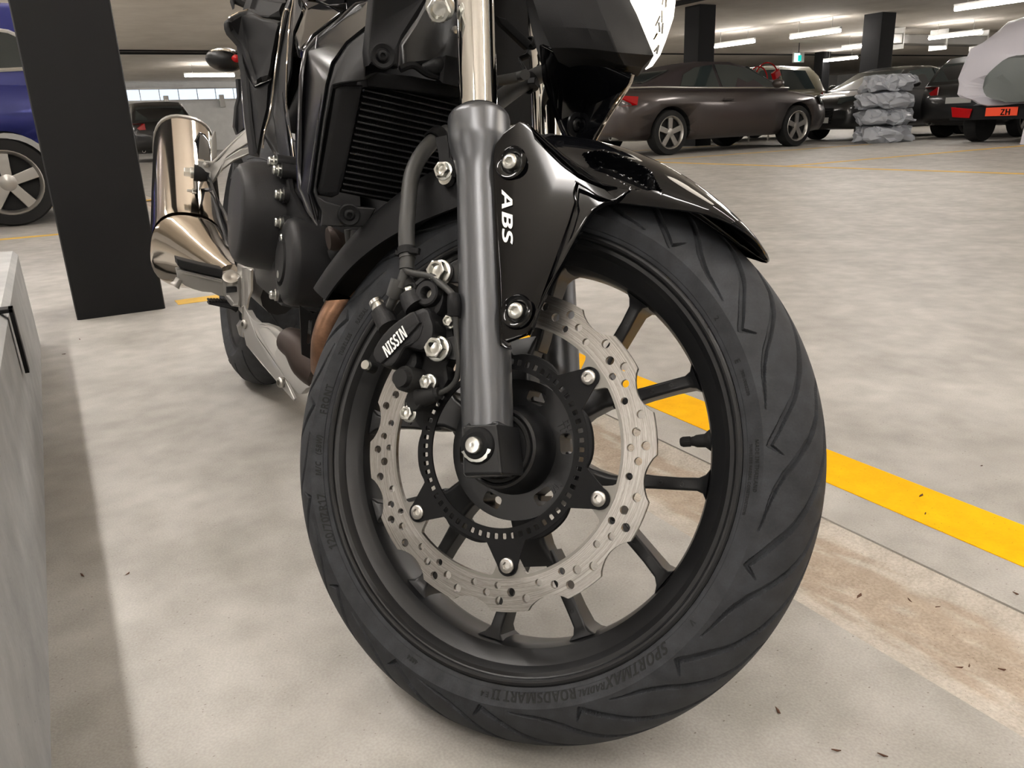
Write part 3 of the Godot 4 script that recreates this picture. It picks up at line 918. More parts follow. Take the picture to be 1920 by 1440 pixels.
# ---------------------------------------------------------------- caliper, hoses and sensor, in the wheel's axes
func caliper() -> void:
	var out := Vector3(0, 0, 1)
	var g := Geo.new()
	# mounting lugs cast onto the fork leg
	g.slab(p3([-0.0839, 0.1755, 0.098, -0.0749, 0.1818, 0.098, -0.0673, 0.1856, 0.098, -0.0622, 0.1579, 0.098, -0.0647, 0.1595, 0.098, -0.0761, 0.1595, 0.098, -0.081, 0.1639, 0.098]), Vector3(0, 0, -0.02), 0.002)
	front("caliper_lug", g, M.satin_black)
	g = Geo.new()
	g.slab(p3([-0.0732, 0.0988, 0.1, -0.0663, 0.1017, 0.1, -0.0552, 0.1059, 0.1, -0.0503, 0.0799, 0.1, -0.0666, 0.0805, 0.1, -0.0755, 0.0824, 0.1, -0.079, 0.0895, 0.1]), Vector3(0, 0, -0.02), 0.002)
	front("caliper_lug", g, M.satin_black)
	# bracket that the caliper slides on
	g = Geo.new()
	g.slab(p3([-0.1034, 0.0844, 0.088, -0.0756, 0.0955, 0.088, -0.0647, 0.0835, 0.088, -0.0683, 0.0738, 0.088, -0.0636, 0.0604, 0.088, -0.0681, 0.0497, 0.088, -0.0866, 0.0438, 0.088, -0.1013, 0.0392, 0.088, -0.107, 0.0451, 0.088, -0.0967, 0.0614, 0.088]), Vector3(0, 0, -0.018), 0.003)
	g.slab(p3([-0.0844, 0.126, 0.092, -0.07, 0.1308, 0.092, -0.0625, 0.1016, 0.092, -0.0784, 0.0946, 0.092, -0.0866, 0.1089, 0.092]), Vector3(0, 0, -0.02), 0.003)
	front("caliper_bracket", g, M.cast_black)
	# body: rounded block over the pistons and the bridge over the disc
	g = Geo.new()
	g.slab(p3([-0.1412, 0.0742, 0.118, -0.1361, 0.0915, 0.118, -0.1237, 0.1085, 0.118, -0.1082, 0.1199, 0.118, -0.0922, 0.128, 0.118, -0.0829, 0.1273, 0.118, -0.0777, 0.1194, 0.118, -0.0726, 0.1107, 0.118, -0.0715, 0.0981, 0.118, -0.0761, 0.0887, 0.118, -0.0836, 0.0834, 0.118, -0.0948, 0.0851, 0.118, -0.1034, 0.0843, 0.118, -0.107, 0.0747, 0.118, -0.1128, 0.0649, 0.118, -0.119, 0.0624, 0.118, -0.1284, 0.0643, 0.118]), Vector3(0, 0, -0.05), 0.006, 2)
	g.slab(p3([-0.0919, 0.1203, 0.094, -0.0824, 0.1164, 0.094, -0.0782, 0.1055, 0.094, -0.0814, 0.094, 0.094, -0.0915, 0.0893, 0.094, -0.0998, 0.098, 0.094]), Vector3(0, 0, -0.03), 0.004, 2)
	g.slab(p3([-0.1238, 0.0682, 0.1, -0.1154, 0.0833, 0.1, -0.1011, 0.0846, 0.1, -0.0966, 0.0729, 0.1, -0.1003, 0.0632, 0.1, -0.1025, 0.0517, 0.1, -0.1084, 0.0473, 0.1, -0.1207, 0.0525, 0.1]), Vector3(0, 0, -0.04), 0.006, 2)
	var cal := front("brake_caliper", g, M.cast_black, "black brake caliper with white lettering")
	g = Geo.new()
	g.slab(p3([-0.138, 0.0739, 0.1215, -0.1341, 0.0883, 0.1215, -0.1226, 0.1042, 0.1215, -0.1073, 0.1165, 0.1215, -0.0965, 0.1228, 0.1215, -0.088, 0.1125, 0.1215, -0.0868, 0.1117, 0.1215, -0.0973, 0.0989, 0.1215, -0.1117, 0.0829, 0.1215, -0.1262, 0.0658, 0.1215]), Vector3(0, 0, -0.006), 0.0022, 2)
	g.slab(p3([-0.1259, 0.0657, 0.1195, -0.1118, 0.0819, 0.1195, -0.0868, 0.1107, 0.1195, -0.084, 0.1041, 0.1195, -0.087, 0.0947, 0.1195, -0.0964, 0.0874, 0.1195, -0.1025, 0.085, 0.1195, -0.107, 0.0745, 0.1195, -0.1139, 0.0646, 0.1195]), Vector3(0, 0, -0.006), 0.003, 2)
	var face := sub("face_plate", g, M.cast_black, cal)
	# maker's lettering along the face
	var a := Vector3(-0.1241, 0.0773, 0.1217)
	var b := Vector3(-0.1022, 0.1032, 0.1217)
	var x := (b - a).normalized()
	var y := Vector3(0, 0, 1).cross(x)
	var word := text_geo("NISSIN", 0.0132, 0.0005, 0.35, 1.0)
	var lo := INF
	var hi := -INF
	for p in word.v:
		lo = minf(lo, p.x); hi = maxf(hi, p.x)
	var k := (b - a).length() / (hi - lo)
	var lg := Geo.new()
	for p in word.v: lg.v.append(a.lerp(b, 0.5) + x * (p.x - (lo + hi) / 2) * k + y * (p.y - 0.001) + out * (p.z + 0.0003))
	lg.t = word.t
	sub("lettering", lg, M.white_paint, cal, "white maker's lettering")
	# bleed nipple bosses
	g = Geo.new()
	g.tube(p3([-0.1347, 0.1063, 0.105, -0.1438, 0.117, 0.105, -0.1497, 0.1233, 0.105]), [0.0125, 0.0115, 0.0105], 20, 3)
	g.tube(p3([-0.1027, 0.1282, 0.107, -0.1096, 0.1352, 0.107, -0.1139, 0.1425, 0.107]), [0.0135, 0.0125, 0.0115], 20, 3)
	sub("nipple_boss", g, M.cast_black, cal)
	g = Geo.new()
	g.lathe([Vector2(0, 0), Vector2(0.0078, 0), Vector2(0.0078, 0.004), Vector2(0.0062, 0.0045), Vector2(0.0062, 0.007), Vector2(0.0078, 0.0075), Vector2(0.0075, 0.0115), Vector2(0.004, 0.0125), Vector2(0, 0.0125)], Vector3(-0.1503, 0.1241, 0.105), (Vector3(-0.1572, 0.1315, 0.105) - Vector3(-0.1497, 0.1233, 0.105)), 24)
	sub("bleed_nipple", g, M.zinc, cal)
	g = Geo.new()
	hex_bolt(g, Vector3(-0.1148, 0.1435, 0.107), Vector3(-0.1218, 0.1543, 0.107) - Vector3(-0.1139, 0.1425, 0.107), 0.0062, 0.007)
	sub("bleed_nipple", g, M.zinc, cal)
	g = Geo.new()
	g.tube(p3([-0.1168, 0.1489, 0.107, -0.1205, 0.1534, 0.107, -0.1255, 0.1532, 0.107, -0.1259, 0.1493, 0.107]), [0.0075, 0.0085, 0.007, 0.005], 16, 4)
	g.tube(p3([-0.1143, 0.1521, 0.11, -0.1088, 0.1524, 0.11, -0.1074, 0.1483, 0.11, -0.111, 0.1467, 0.11, -0.1209, 0.1461, 0.11]), 0.0018, 8, 5)
	sub("nipple_cap", g, M.rubber_plain, cal)
	# slide pin eye at the top, pin boss at the bottom
	g = Geo.new()
	g.slab(p3([-0.1033, 0.1438, 0.104, -0.0978, 0.1498, 0.104, -0.0898, 0.1535, 0.104, -0.0795, 0.1509, 0.104, -0.0748, 0.1428, 0.104, -0.0773, 0.1278, 0.104, -0.0864, 0.1188, 0.104, -0.0927, 0.1286, 0.104, -0.0964, 0.1311, 0.104]), Vector3(0, 0, -0.03), 0.004, 2)
	g.lathe([Vector2(0.0052, 0.0), Vector2(0.0126, 0.0), Vector2(0.0135, 0.002), Vector2(0.0135, 0.012), Vector2(0.012, 0.0138), Vector2(0.007, 0.0138), Vector2(0.0056, 0.012)], Vector3(-0.0907, 0.1441, 0.1), out, 32, true)
	sub("slide_pin_eye", g, M.cast_black, cal)
	g = Geo.new()
	g.lathe([Vector2(0, 0), Vector2(0.0046, 0), Vector2(0.0046, 0.004), Vector2(0.0, 0.0046)], Vector3(-0.0887, 0.1437, 0.103), out, 20)
	sub("slide_pin", g, M.zinc, cal)
	g = Geo.new()
	g.tube(p3([-0.0948, 0.0536, 0.092, -0.0996, 0.0542, 0.105, -0.1009, 0.0544, 0.113]), [0.0135, 0.0135, 0.013], 24, 3)
	g.tube(p3([-0.0994, 0.0543, 0.112, -0.0996, 0.0539, 0.122]), [0.0095, 0.009], 24, 1)
	sub("pin_boot", g, M.rubber_plain, cal, "black rubber slide pin boot")
	# pad pin
	g = Geo.new()
	g.tube(p3([-0.1614, 0.0626, 0.085, -0.1621, 0.0632, 0.094]), [0.0065, 0.0062], 16, 1)
	sub("pad_pin_sleeve", g, M.matte_black, cal)
	g = Geo.new()
	g.lathe([Vector2(0, 0), Vector2(0.0056, 0), Vector2(0.0056, 0.0055), Vector2(0.0048, 0.007), Vector2(0, 0.007)], Vector3(-0.1628, 0.0633, 0.093), Vector3(-0.1619, 0.0643, 0.1) - Vector3(-0.1628, 0.0633, 0.093), 20)
	sub("pad_pin", g, M.zinc, cal)
	# mounting bolts
	for q in [[Vector3(-0.0836, 0.1681, 0.104), 0.0106, 0.011], [Vector3(-0.0698, 0.0889, 0.106), 0.0108, 0.011]]:
		g = Geo.new()
		hex_bolt(g, q[0], out, q[1], q[2])
		front("caliper_bolt", g, M.zinc, "zinc plated flange bolt")
	# speed sensor with its clamp bolts and lead
	g = Geo.new()
	g.tube(p3([-0.0694, 0.0438, 0.098, -0.0792, 0.0392, 0.1, -0.0873, 0.0359, 0.1]), [0.0085, 0.0092, 0.0095], 20, 3)
	g.lathe([Vector2(0, -0.018), Vector2(0.0115, -0.018), Vector2(0.0118, 0.003), Vector2(0.0105, 0.0048), Vector2(0, 0.005)], Vector3(-0.0898, 0.0346, 0.1), Vector3(-0.2, -0.1, 1), 24)
	g.tube(p3([-0.0631, 0.0452, 0.1, -0.0707, 0.0426, 0.099]), [0.0062, 0.0068], 16, 1)
	var sen := front("wheel_speed_sensor", g, M.rubber_plain, "black wheel speed sensor")
	g = Geo.new()
	g.slab(p3([-0.0866, 0.0438, 0.1, -0.0828, 0.0521, 0.1, -0.0727, 0.056, 0.1, -0.0699, 0.0527, 0.1, -0.072, 0.0469, 0.1, -0.0791, 0.0442, 0.1]), Vector3(0, 0, -0.002), 0.0004)
	g.slab(p3([-0.1001, 0.0278, 0.1, -0.0975, 0.0318, 0.1, -0.0943, 0.0322, 0.1, -0.0882, 0.0293, 0.1, -0.0863, 0.0249, 0.1, -0.0915, 0.0178, 0.1, -0.099, 0.0224, 0.1]), Vector3(0, 0, -0.002), 0.0004)
	sub("clamp_plate", g, M.zinc, sen)
	for q in [Vector3(-0.0776, 0.054, 0.101), Vector3(-0.0957, 0.0196, 0.1)]:
		g = Geo.new()
		hex_bolt(g, q, out, 0.0072, 0.008)
		sub("clamp_bolt", g, M.zinc, sen)
	g = Geo.new()
	g.tube(p3([-0.1288, 0.2032, 0.115, -0.1226, 0.1863, 0.115, -0.1203, 0.1713, 0.115, -0.1144, 0.1641, 0.115, -0.0884, 0.1615, 0.112, -0.0776, 0.1556, 0.112, -0.0651, 0.1487, 0.113, -0.054, 0.1415, 0.118]), 0.0036, 10, 6)
	g.tube(p3([-0.0482, 0.1216, 0.118, -0.0467, 0.108, 0.115, -0.0433, 0.0909, 0.112, -0.0409, 0.0771, 0.11, -0.0427, 0.0622, 0.106, -0.05, 0.0523, 0.103, -0.0631, 0.045, 0.1]), 0.003, 10, 6)
	front("sensor_lead", g, M.hose)
	g = Geo.new()
	g.tube(p3([-0.055, 0.1421, 0.117, -0.0514, 0.1338, 0.119, -0.0503, 0.1226, 0.117]), [0.0062, 0.0072, 0.007], 16, 3)
	g.slab(p3([-0.0579, 0.1263, 0.118, -0.0443, 0.1255, 0.118, -0.0434, 0.1207, 0.118, -0.0581, 0.1218, 0.118]), Vector3(0, 0, -0.01), 0.001)
	var cl := front("lead_clip", g, M.matte_black)
	g = Geo.new()
	hex_bolt(g, Vector3(-0.0643, 0.1185, 0.1), out, 0.0058, 0.007)
	sub("clip_bolt", g, M.zinc, cl)

func hoses() -> void:
	var g := Geo.new()
	g.tube(p3([-0.1472, 0.3455, 0.04, -0.1482, 0.3285, 0.06, -0.1484, 0.3034, 0.08, -0.1455, 0.2737, 0.095, -0.1361, 0.235, 0.105, -0.1288, 0.2047, 0.11, -0.121, 0.1787, 0.112]), 0.0088, 18, 8)
	var h := front("brake_hose", g, M.hose, "thick black sheathed brake hose")
	g = Geo.new()
	g.tube(p3([-0.1216, 0.1815, 0.112, -0.1195, 0.1674, 0.112]), 0.0079, 18, 2)
	g.tube(p3([-0.1201, 0.1702, 0.112, -0.1219, 0.1588, 0.112, -0.1243, 0.1473, 0.112]), 0.0058, 14, 3)
	g.tube(p3([-0.1273, 0.1557, 0.112, -0.1299, 0.1444, 0.111, -0.1326, 0.1376, 0.11]), [0.0085, 0.0086, 0.008], 18, 3)
	g.tube(p3([-0.13, 0.1417, 0.11, -0.1347, 0.1305, 0.108, -0.1436, 0.1229, 0.1]), [0.005, 0.005, 0.005], 14, 3)
	sub("hose_end", g, M.hose, h)
	g = Geo.new()
	g.lathe([Vector2(0.0085, -0.004), Vector2(0.0098, -0.004), Vector2(0.0098, 0.004), Vector2(0.0085, 0.004)], Vector3(-0.1231, 0.186, 0.112), Vector3(-0.1288, 0.2047, 0.11) - Vector3(-0.121, 0.1787, 0.112), 24, true)
	g.box(Transform3D(Basis.IDENTITY, Vector3(-0.1111, 0.1859, 0.116)), Vector3(0.012, 0.0065, 0.006), 0.001)
	g.box(Transform3D(Basis.IDENTITY, Vector3(-0.1336, 0.1839, 0.112)), Vector3(0.006, 0.006, 0.006), 0.001)
	sub("cable_tie", g, M.matte_black, h)
	# clamp that holds the hose on the fork leg
	g = Geo.new()
	g.slab(p3([-0.1311, 0.3206, 0.085, -0.1162, 0.3231, 0.085, -0.1111, 0.3096, 0.085, -0.1081, 0.2977, 0.085, -0.0991, 0.2903, 0.085, -0.0964, 0.2756, 0.085, -0.1163, 0.2787, 0.085, -0.1234, 0.3025, 0.085]), Vector3(0, 0, -0.006), 0.001)
	g.lathe([Vector2(0.009, -0.008), Vector2(0.011, -0.008), Vector2(0.011, 0.008), Vector2(0.009, 0.008)], Vector3(-0.147, 0.3313, 0.06), Vector3(-0.1472, 0.3455, 0.04) - Vector3(-0.1484, 0.3034, 0.08), 20, true)
	var cl := front("hose_clamp", g, M.matte_black)
	g = Geo.new()
	hex_bolt(g, Vector3(-0.1099, 0.2812, 0.088), Vector3(0, 0, 1), 0.0085, 0.008)
	sub("clamp_bolt", g, M.zinc, cl)
	g = Geo.new()
	g.lathe([Vector2(0, 0), Vector2(0.008, 0), Vector2(0.008, 0.008), Vector2(0, 0.008)], Vector3(-0.1076, 0.2745, 0.08), Vector3(0, 0, 1), 20)
	sub("clamp_spacer", g, M.zinc, cl)
	# second hose, from the left side over to the fork
	g = Geo.new()
	g.tube(p3([-0.1068, 0.383, 0.02, -0.1064, 0.4016, 0, -0.1014, 0.4317, -0.03, -0.0873, 0.4539, -0.05, -0.0734, 0.4629, -0.06, -0.064, 0.468, -0.07, -0.0711, 0.4722, -0.09]), 0.0105, 18, 8)
	var h2 := front("crossing_hose", g, M.hose, "black hose crossing behind the fork")
	g = Geo.new()
	g.lathe([Vector2(0.0108, -0.005), Vector2(0.0124, -0.005), Vector2(0.0124, 0.005), Vector2(0.0108, 0.005)], Vector3(-0.0948, 0.4394, -0.04), Vector3(-0.0873, 0.4539, -0.05) - Vector3(-0.1014, 0.4317, -0.03), 24, true)
	g.box(Transform3D(Basis.IDENTITY, Vector3(-0.0838, 0.434, -0.03)), Vector3(0.01, 0.008, 0.012), 0.001)
	sub("hose_clip", g, M.matte_black, h2)
	g = Geo.new()
	g.tube(p3([-0.1171, 0.4989, -0.06, -0.1131, 0.4864, -0.06, -0.1242, 0.4803, -0.06, -0.1114, 0.4631, -0.055, -0.1074, 0.4535, -0.05]), 0.0055, 10, 5, 0.4)
	sub("hose_bracket", g, M.matte_black, h2)
	g = Geo.new()
	hex_bolt(g, Vector3(-0.1109, 0.501, -0.06), Vector3(0, 0, 1), 0.006, 0.008)
	sub("bracket_bolt", g, M.matte_black, h2)

# ---------------------------------------------------------------- front mudguard, in the wheel's axes
func key(t: Array, x: float) -> float:
	for i in t.size() - 1:
		if x <= t[i + 1][0]: return lerpf(t[i][1], t[i + 1][1], clampf((x - t[i][0]) / (t[i + 1][0] - t[i][0]), 0, 1))
	return t[-1][1]

func mudguard() -> void:
	var crown := [[46.0, 0.3165], [47.5, 0.3182], [55.0, 0.3215], [67.0, 0.3285], [80.0, 0.337], [92.0, 0.3455], [104.0, 0.351], [120, 0.352], [150, 0.345]]
	var edge := [[46.0, 0.3150], [47.5, 0.3125], [50.0, 0.3085], [53.0, 0.303], [56.0, 0.296], [61.0, 0.2835], [66.0, 0.274], [71.0, 0.2665], [76.0, 0.26], [92.0, 0.256], [104, 0.262], [150, 0.27]]
	var wide := [[46.0, 0.006], [46.15, 0.021], [46.5, 0.033], [47.2, 0.0455], [48.5, 0.0555], [50.5, 0.063], [55.0, 0.0715], [70.0, 0.0775], [92.0, 0.08], [150, 0.078]]
	var rings := []
	var steps := 230
	for i in steps + 1:
		var th := lerpf(46.0, 92.0, pow(float(i) / steps, 1.25))
		var d := Vector3(cos(deg_to_rad(th)), sin(deg_to_rad(th)), 0)
		var R := key(crown, th); var E := key(edge, th); var W := key(wide, th)
		var outer := []; var inner := []
		var n := 120
		for k in n + 1:
			var f := lerpf(-1.0, 1.0, float(k) / n)
			var ph := f * PI / 2
			var z := W * signf(f) * pow(absf(sin(ph)), 0.92)
			var r := E + (R - E) * pow(maxf(0.0, cos(ph)), 0.62)
			# the air scoop is pressed into the right flank
			if f > 0:
				var c0 := lerpf(0.3065, 0.2945, (82.0 - th) / 17.0)
				var hw := 0.0125 * smoothstep(63.5, 70.0, th) * (1.0 - smoothstep(79.0, 83.0, th)) + 0.0001
				var hit := (1.0 - smoothstep(0.5, 1.0, absf((r - c0) / hw))) * smoothstep(63.5, 66.0, th) * (1.0 - smoothstep(80.5, 83.0, th))
				z -= 0.019 * hit
				r -= 0.008 * hit
			outer.append(d * r + Vector3(0, 0, z))
			inner.append(d * (r - 0.0026 * maxf(cos(ph), 0.2)) + Vector3(0, 0, z * (1.0 - 0.0026 / maxf(W, 0.01))))
		var ring := PackedVector3Array()
		for p in outer: ring.append(p)
		for k in range(inner.size() - 1, -1, -1):
			ring.append(inner[k])
		rings.append(ring)
	var g := Geo.new()
	g.loft(rings)
	var mg := front("front_mudguard", g, M.gloss_black, "glossy black front mudguard", 30.0)
	# side plate bolted to the fork leg, dished towards the wheel at its front edge
	g = Geo.new()
	g.slab(p3([-0.0387, 0.2998, 0.112, -0.0312, 0.3107, 0.112, -0.0228, 0.3191, 0.111, -0.0157, 0.3239, 0.11, -0.0054, 0.3209, 0.107, 0.0139, 0.3067, 0.1, 0.0315, 0.2942, 0.094, 0.0464, 0.2862, 0.088, 0.057, 0.2788, 0.085, 0.0714, 0.2711, 0.083, 0.0855, 0.2664, 0.082, 0.0988, 0.2638, 0.08, 0.088, 0.2529, 0.083, 0.0777, 0.2488, 0.086, 0.0695, 0.2425, 0.089, 0.0652, 0.2332, 0.092, 0.0577, 0.2082, 0.098, 0.0509, 0.1856, 0.102, 0.0413, 0.1589, 0.106, 0.0357, 0.1395, 0.108, 0.0333, 0.1227, 0.11, 0.0286, 0.1116, 0.111, 0.0091, 0.1021, 0.112, 0.0036, 0.1044, 0.112, -0.0099, 0.1687, 0.112, -0.0258, 0.2321, 0.112, -0.0387, 0.2868, 0.112]), Vector3(0, 0, -0.007), 0.0016)
	sub("side_plate", g, M.gloss_black, mg)
	g = Geo.new()
	g.slab(p3([0.0525, 0.2506, 0.1085, 0.055, 0.2424, 0.1085, 0.0531, 0.2241, 0.11, 0.0461, 0.1876, 0.112, 0.0388, 0.1514, 0.1135, 0.0328, 0.117, 0.1145, 0.0296, 0.1113, 0.113, 0.034, 0.1225, 0.1115, 0.0369, 0.139, 0.1105, 0.0424, 0.1584, 0.1085, 0.052, 0.185, 0.1045, 0.0588, 0.2075, 0.1005, 0.0663, 0.2324, 0.0945, 0.0706, 0.2417, 0.0915, 0.0789, 0.2478, 0.089, 0.0878, 0.2507, 0.0865, 0.0729, 0.254, 0.094, 0.0622, 0.2601, 0.1, 0.0513, 0.2649, 0.105]), Vector3(0, 0, -0.008), 0.0012)
	g.slab(p3([-0.0043, 0.32, 0.109, 0.0155, 0.3054, 0.103, 0.0332, 0.2928, 0.0975, 0.048, 0.2848, 0.0915, 0.0585, 0.2775, 0.0885, 0.0729, 0.2698, 0.0865, 0.0867, 0.2654, 0.085, 0.075, 0.2644, 0.09, 0.062, 0.2688, 0.094, 0.0494, 0.275, 0.1, 0.0362, 0.2848, 0.106, 0.0204, 0.2968, 0.111, 0.0016, 0.311, 0.1145]), Vector3(0, 0, -0.008), 0.0012)
	sub("plate_flange", g, M.gloss_black, mg)
	# mounting boss between the slider and the plate
	g = Geo.new()
	g.slab(p3([-0.0426, 0.2886, 0.1075, -0.0375, 0.2903, 0.1075, 0.0005, 0.1049, 0.1075, 0.0049, 0.0979, 0.1075, 0.0002, 0.0983, 0.1075, -0.0091, 0.1298, 0.1075, -0.0347, 0.2368, 0.1075, -0.0427, 0.2678, 0.1075]), Vector3(0, 0, -0.02), 0.001)
	sub("mounting_flange", g, M.gloss_black, mg)
	for q in [Vector3(-0.0166, 0.2803, 0.1125), Vector3(0.0153, 0.1325, 0.1125)]:
		g = Geo.new()
		g.lathe([Vector2(0.0105, 0.0), Vector2(0.0158, -0.0006), Vector2(0.017, 0.0008), Vector2(0.0158, 0.0024), Vector2(0.0125, 0.0018)], q, Vector3(0, 0, 1), 36, true)
		sub("bolt_seat", g, M.gloss_black, mg)
		g = Geo.new()
		socket_bolt(g, q + Vector3(0, 0, 0.001), Vector3(0, 0, 1), 0.0084, 0.0046)
		sub("plate_bolt", g, M.zinc, mg, "bright button head bolt")
	# white letters
	var a := Vector3(-0.0161, 0.254, 0.1124)
	var b := Vector3(-0.0054, 0.1968, 0.1124)
	var x := (b - a).normalized()
	var y := Vector3(0, 0, 1).cross(x)
	var word := text_geo("ABS", 0.0115, 0.0004, 0.25, 1.0)
	var lo := INF
	var hi := -INF
	for p in word.v:
		lo = minf(lo, p.x); hi = maxf(hi, p.x)
	var s := (b - a).length() / (hi - lo)
	var lg := Geo.new()
	for p in word.v: lg.v.append(a.lerp(b, 0.5) + x * (p.x - (lo + hi) / 2) * s + y * (p.y - 0.0006) + Vector3(0, 0, p.z + 0.0002))
	lg.t = word.t
	sub("lettering", lg, M.white_paint, mg, "white ABS lettering")
	# rear half behind the fork
	rings = []
	for i in 41:
		var th := lerpf(92.0, 152.0, i / 40.0)
		var d := Vector3(cos(deg_to_rad(th)), sin(deg_to_rad(th)), 0)
		var R := lerpf(0.3455, 0.334, smoothstep(92, 152, th)); var E := lerpf(0.262, 0.286, smoothstep(110, 152, th)); var W := 0.079 - 0.004 * smoothstep(120, 152, th)
		var ring := PackedVector3Array()
		var inner := []
		for k in 31:
			var f := lerpf(-1.0, 1.0, k / 30.0)
			var ph := f * PI / 2
			var z := W * signf(f) * pow(absf(sin(ph)), 0.85)
			var r := E + (R - E) * pow(maxf(0.0, cos(ph)), 0.6)
			ring.append(d * r + Vector3(0, 0, z))
			inner.append(d * (r - 0.0025 * maxf(cos(ph), 0.2)) + Vector3(0, 0, z * 0.965))
		for k in range(inner.size() - 1, -1, -1): ring.append(inner[k])
		rings.append(ring)
	g = Geo.new()
	g.loft(rings)
	front("rear_mudguard", g, M.matte_black, "matte black rear half of the mudguard")

# ---------------------------------------------------------------- headlamp and its cowl, in the wheel's axes
func headlamp() -> void:
	var g := Geo.new()
	# cowl flank and lamp bezel: three edges lofted from the top down to the chin
	var la := p3([-0.0841, 0.5693, 0.082, -0.0402, 0.4704, 0.078, -0.0292, 0.4433, 0.07, -0.0211, 0.4266, 0.058, -0.0118, 0.4267, 0.04])
	var lb := p3([-0.0194, 0.5711, 0.064, 0.0232, 0.4761, 0.056, 0.0382, 0.4454, 0.048, 0.0448, 0.4289, 0.034, 0.0474, 0.4236, 0.016])
	var lc := p3([-0.0072, 0.5922, 0.03, 0.0449, 0.4955, 0.018, 0.0608, 0.4648, 0.008, 0.0723, 0.4421, -0.003, 0.0597, 0.4323, -0.008])
	var rings := []
	for i in 5:
		var ring := PackedVector3Array()
		for f in [0.0, 0.35, 0.7, 0.97]: ring.append(la[i].lerp(lb[i], f) + Vector3(0, 0, 0.004 * sin(PI * f)))
		for f in [0.03, 0.4, 1.0]: ring.append(lb[i].lerp(lc[i], f))
		ring.append(lc[i] + Vector3(-0.012, 0, -0.02)); ring.append(lb[i] + Vector3(-0.012, 0, -0.03)); ring.append(la[i] + Vector3(-0.004, 0.0, -0.03))
		rings.append(ring)
	g.loft(rings)
	var cw := front("headlamp_cowl", g, M.matte_black, "matte black headlamp cowl", 24.0)
	g = Geo.new()
	g.slab(p3([0.0342, 0.531, 0.026, 0.0706, 0.5669, -0.04, 0.0758, 0.5254, -0.04, 0.078, 0.5037, -0.035, 0.0781, 0.4679, -0.02, 0.0779, 0.4476, -0.01, 0.0721, 0.4418, -0.006, 0.0633, 0.46, 0.003, 0.0549, 0.4763, 0.013, 0.047, 0.493, 0.022]), Vector3(-0.02, 0, -0.03), 0.004)
	front("headlamp_glass", g, M.lamp_glass, "lit clear headlamp")
	g = Geo.new()
	rng.seed = 12
	for i in 16: # facets and swirls inside the lens
		var f := rng.randf()
		var p := Vector3(0.0685, 0.5332, -0.02).lerp(Vector3(0.0739, 0.4436, -0.003), f) + Vector3(0.0025 + rng.randf_range(-0.004, 0.004), rng.randf_range(-0.006, 0.006), 0.006)
		g.box(Transform3D(Basis.from_euler(Vector3(rng.randf(), rng.randf(), rng.randf_range(-0.6, 0.4))), p), Vector3(0.0022, rng.randf_range(0.006, 0.014), 0.002), 0.0004)
	front("reflector_facet", g, M.chrome)
	# dark panel added beside the cowl to hide the bright fork tube
	g = Geo.new()
	g.slab(p3([-0.1207, 0.6106, 0.03, -0.126, 0.6455, -0.02, -0.0888, 0.5322, -0.02, -0.0574, 0.4699, -0.02, -0.0436, 0.4364, -0.02, -0.0642, 0.4365, -0.02, -0.088, 0.4856, -0.02, -0.107, 0.5342, -0.02]), Vector3(-0.004, 0, -0.012), 0.002)
	sub("dark_cowl_panel", g, M.matte_black, cw)
	# chin under the lamp, reaching back
	g = Geo.new()
	g.slab(p3([-0.0196, 0.4323, 0.035, 0.0092, 0.4266, 0.03, 0.0268, 0.4268, 0.015, 0.0409, 0.4274, -0.002, 0.05, 0.4315, -0.01, 0.0031, 0.4626, -0.06, -0.0604, 0.4873, -0.08, -0.0826, 0.4858, -0.06]), Vector3(0, 0.012, 0), 0.003)
	sub("chin", g, M.matte_black, cw)
	var l := OmniLight3D.new()
	l.name = "headlamp_light"
	l.light_color = Color(1.0, 0.95, 0.88)
	l.light_energy = 0.02
	l.light_size = 0.05
	l.omni_range = 30.0
	l.shadow_enabled = true
	l.position = WHEEL * (Vector3(0.0715, 0.4904, -0.01) + Vector3(0.11, 0, 0.02)) - BASE
	bike.add_child(l, true)


# ---------------------------------------------------------------- everything fixed to the frame, in the bike's axes
const BACK := Vector3(-1, 0, 0)

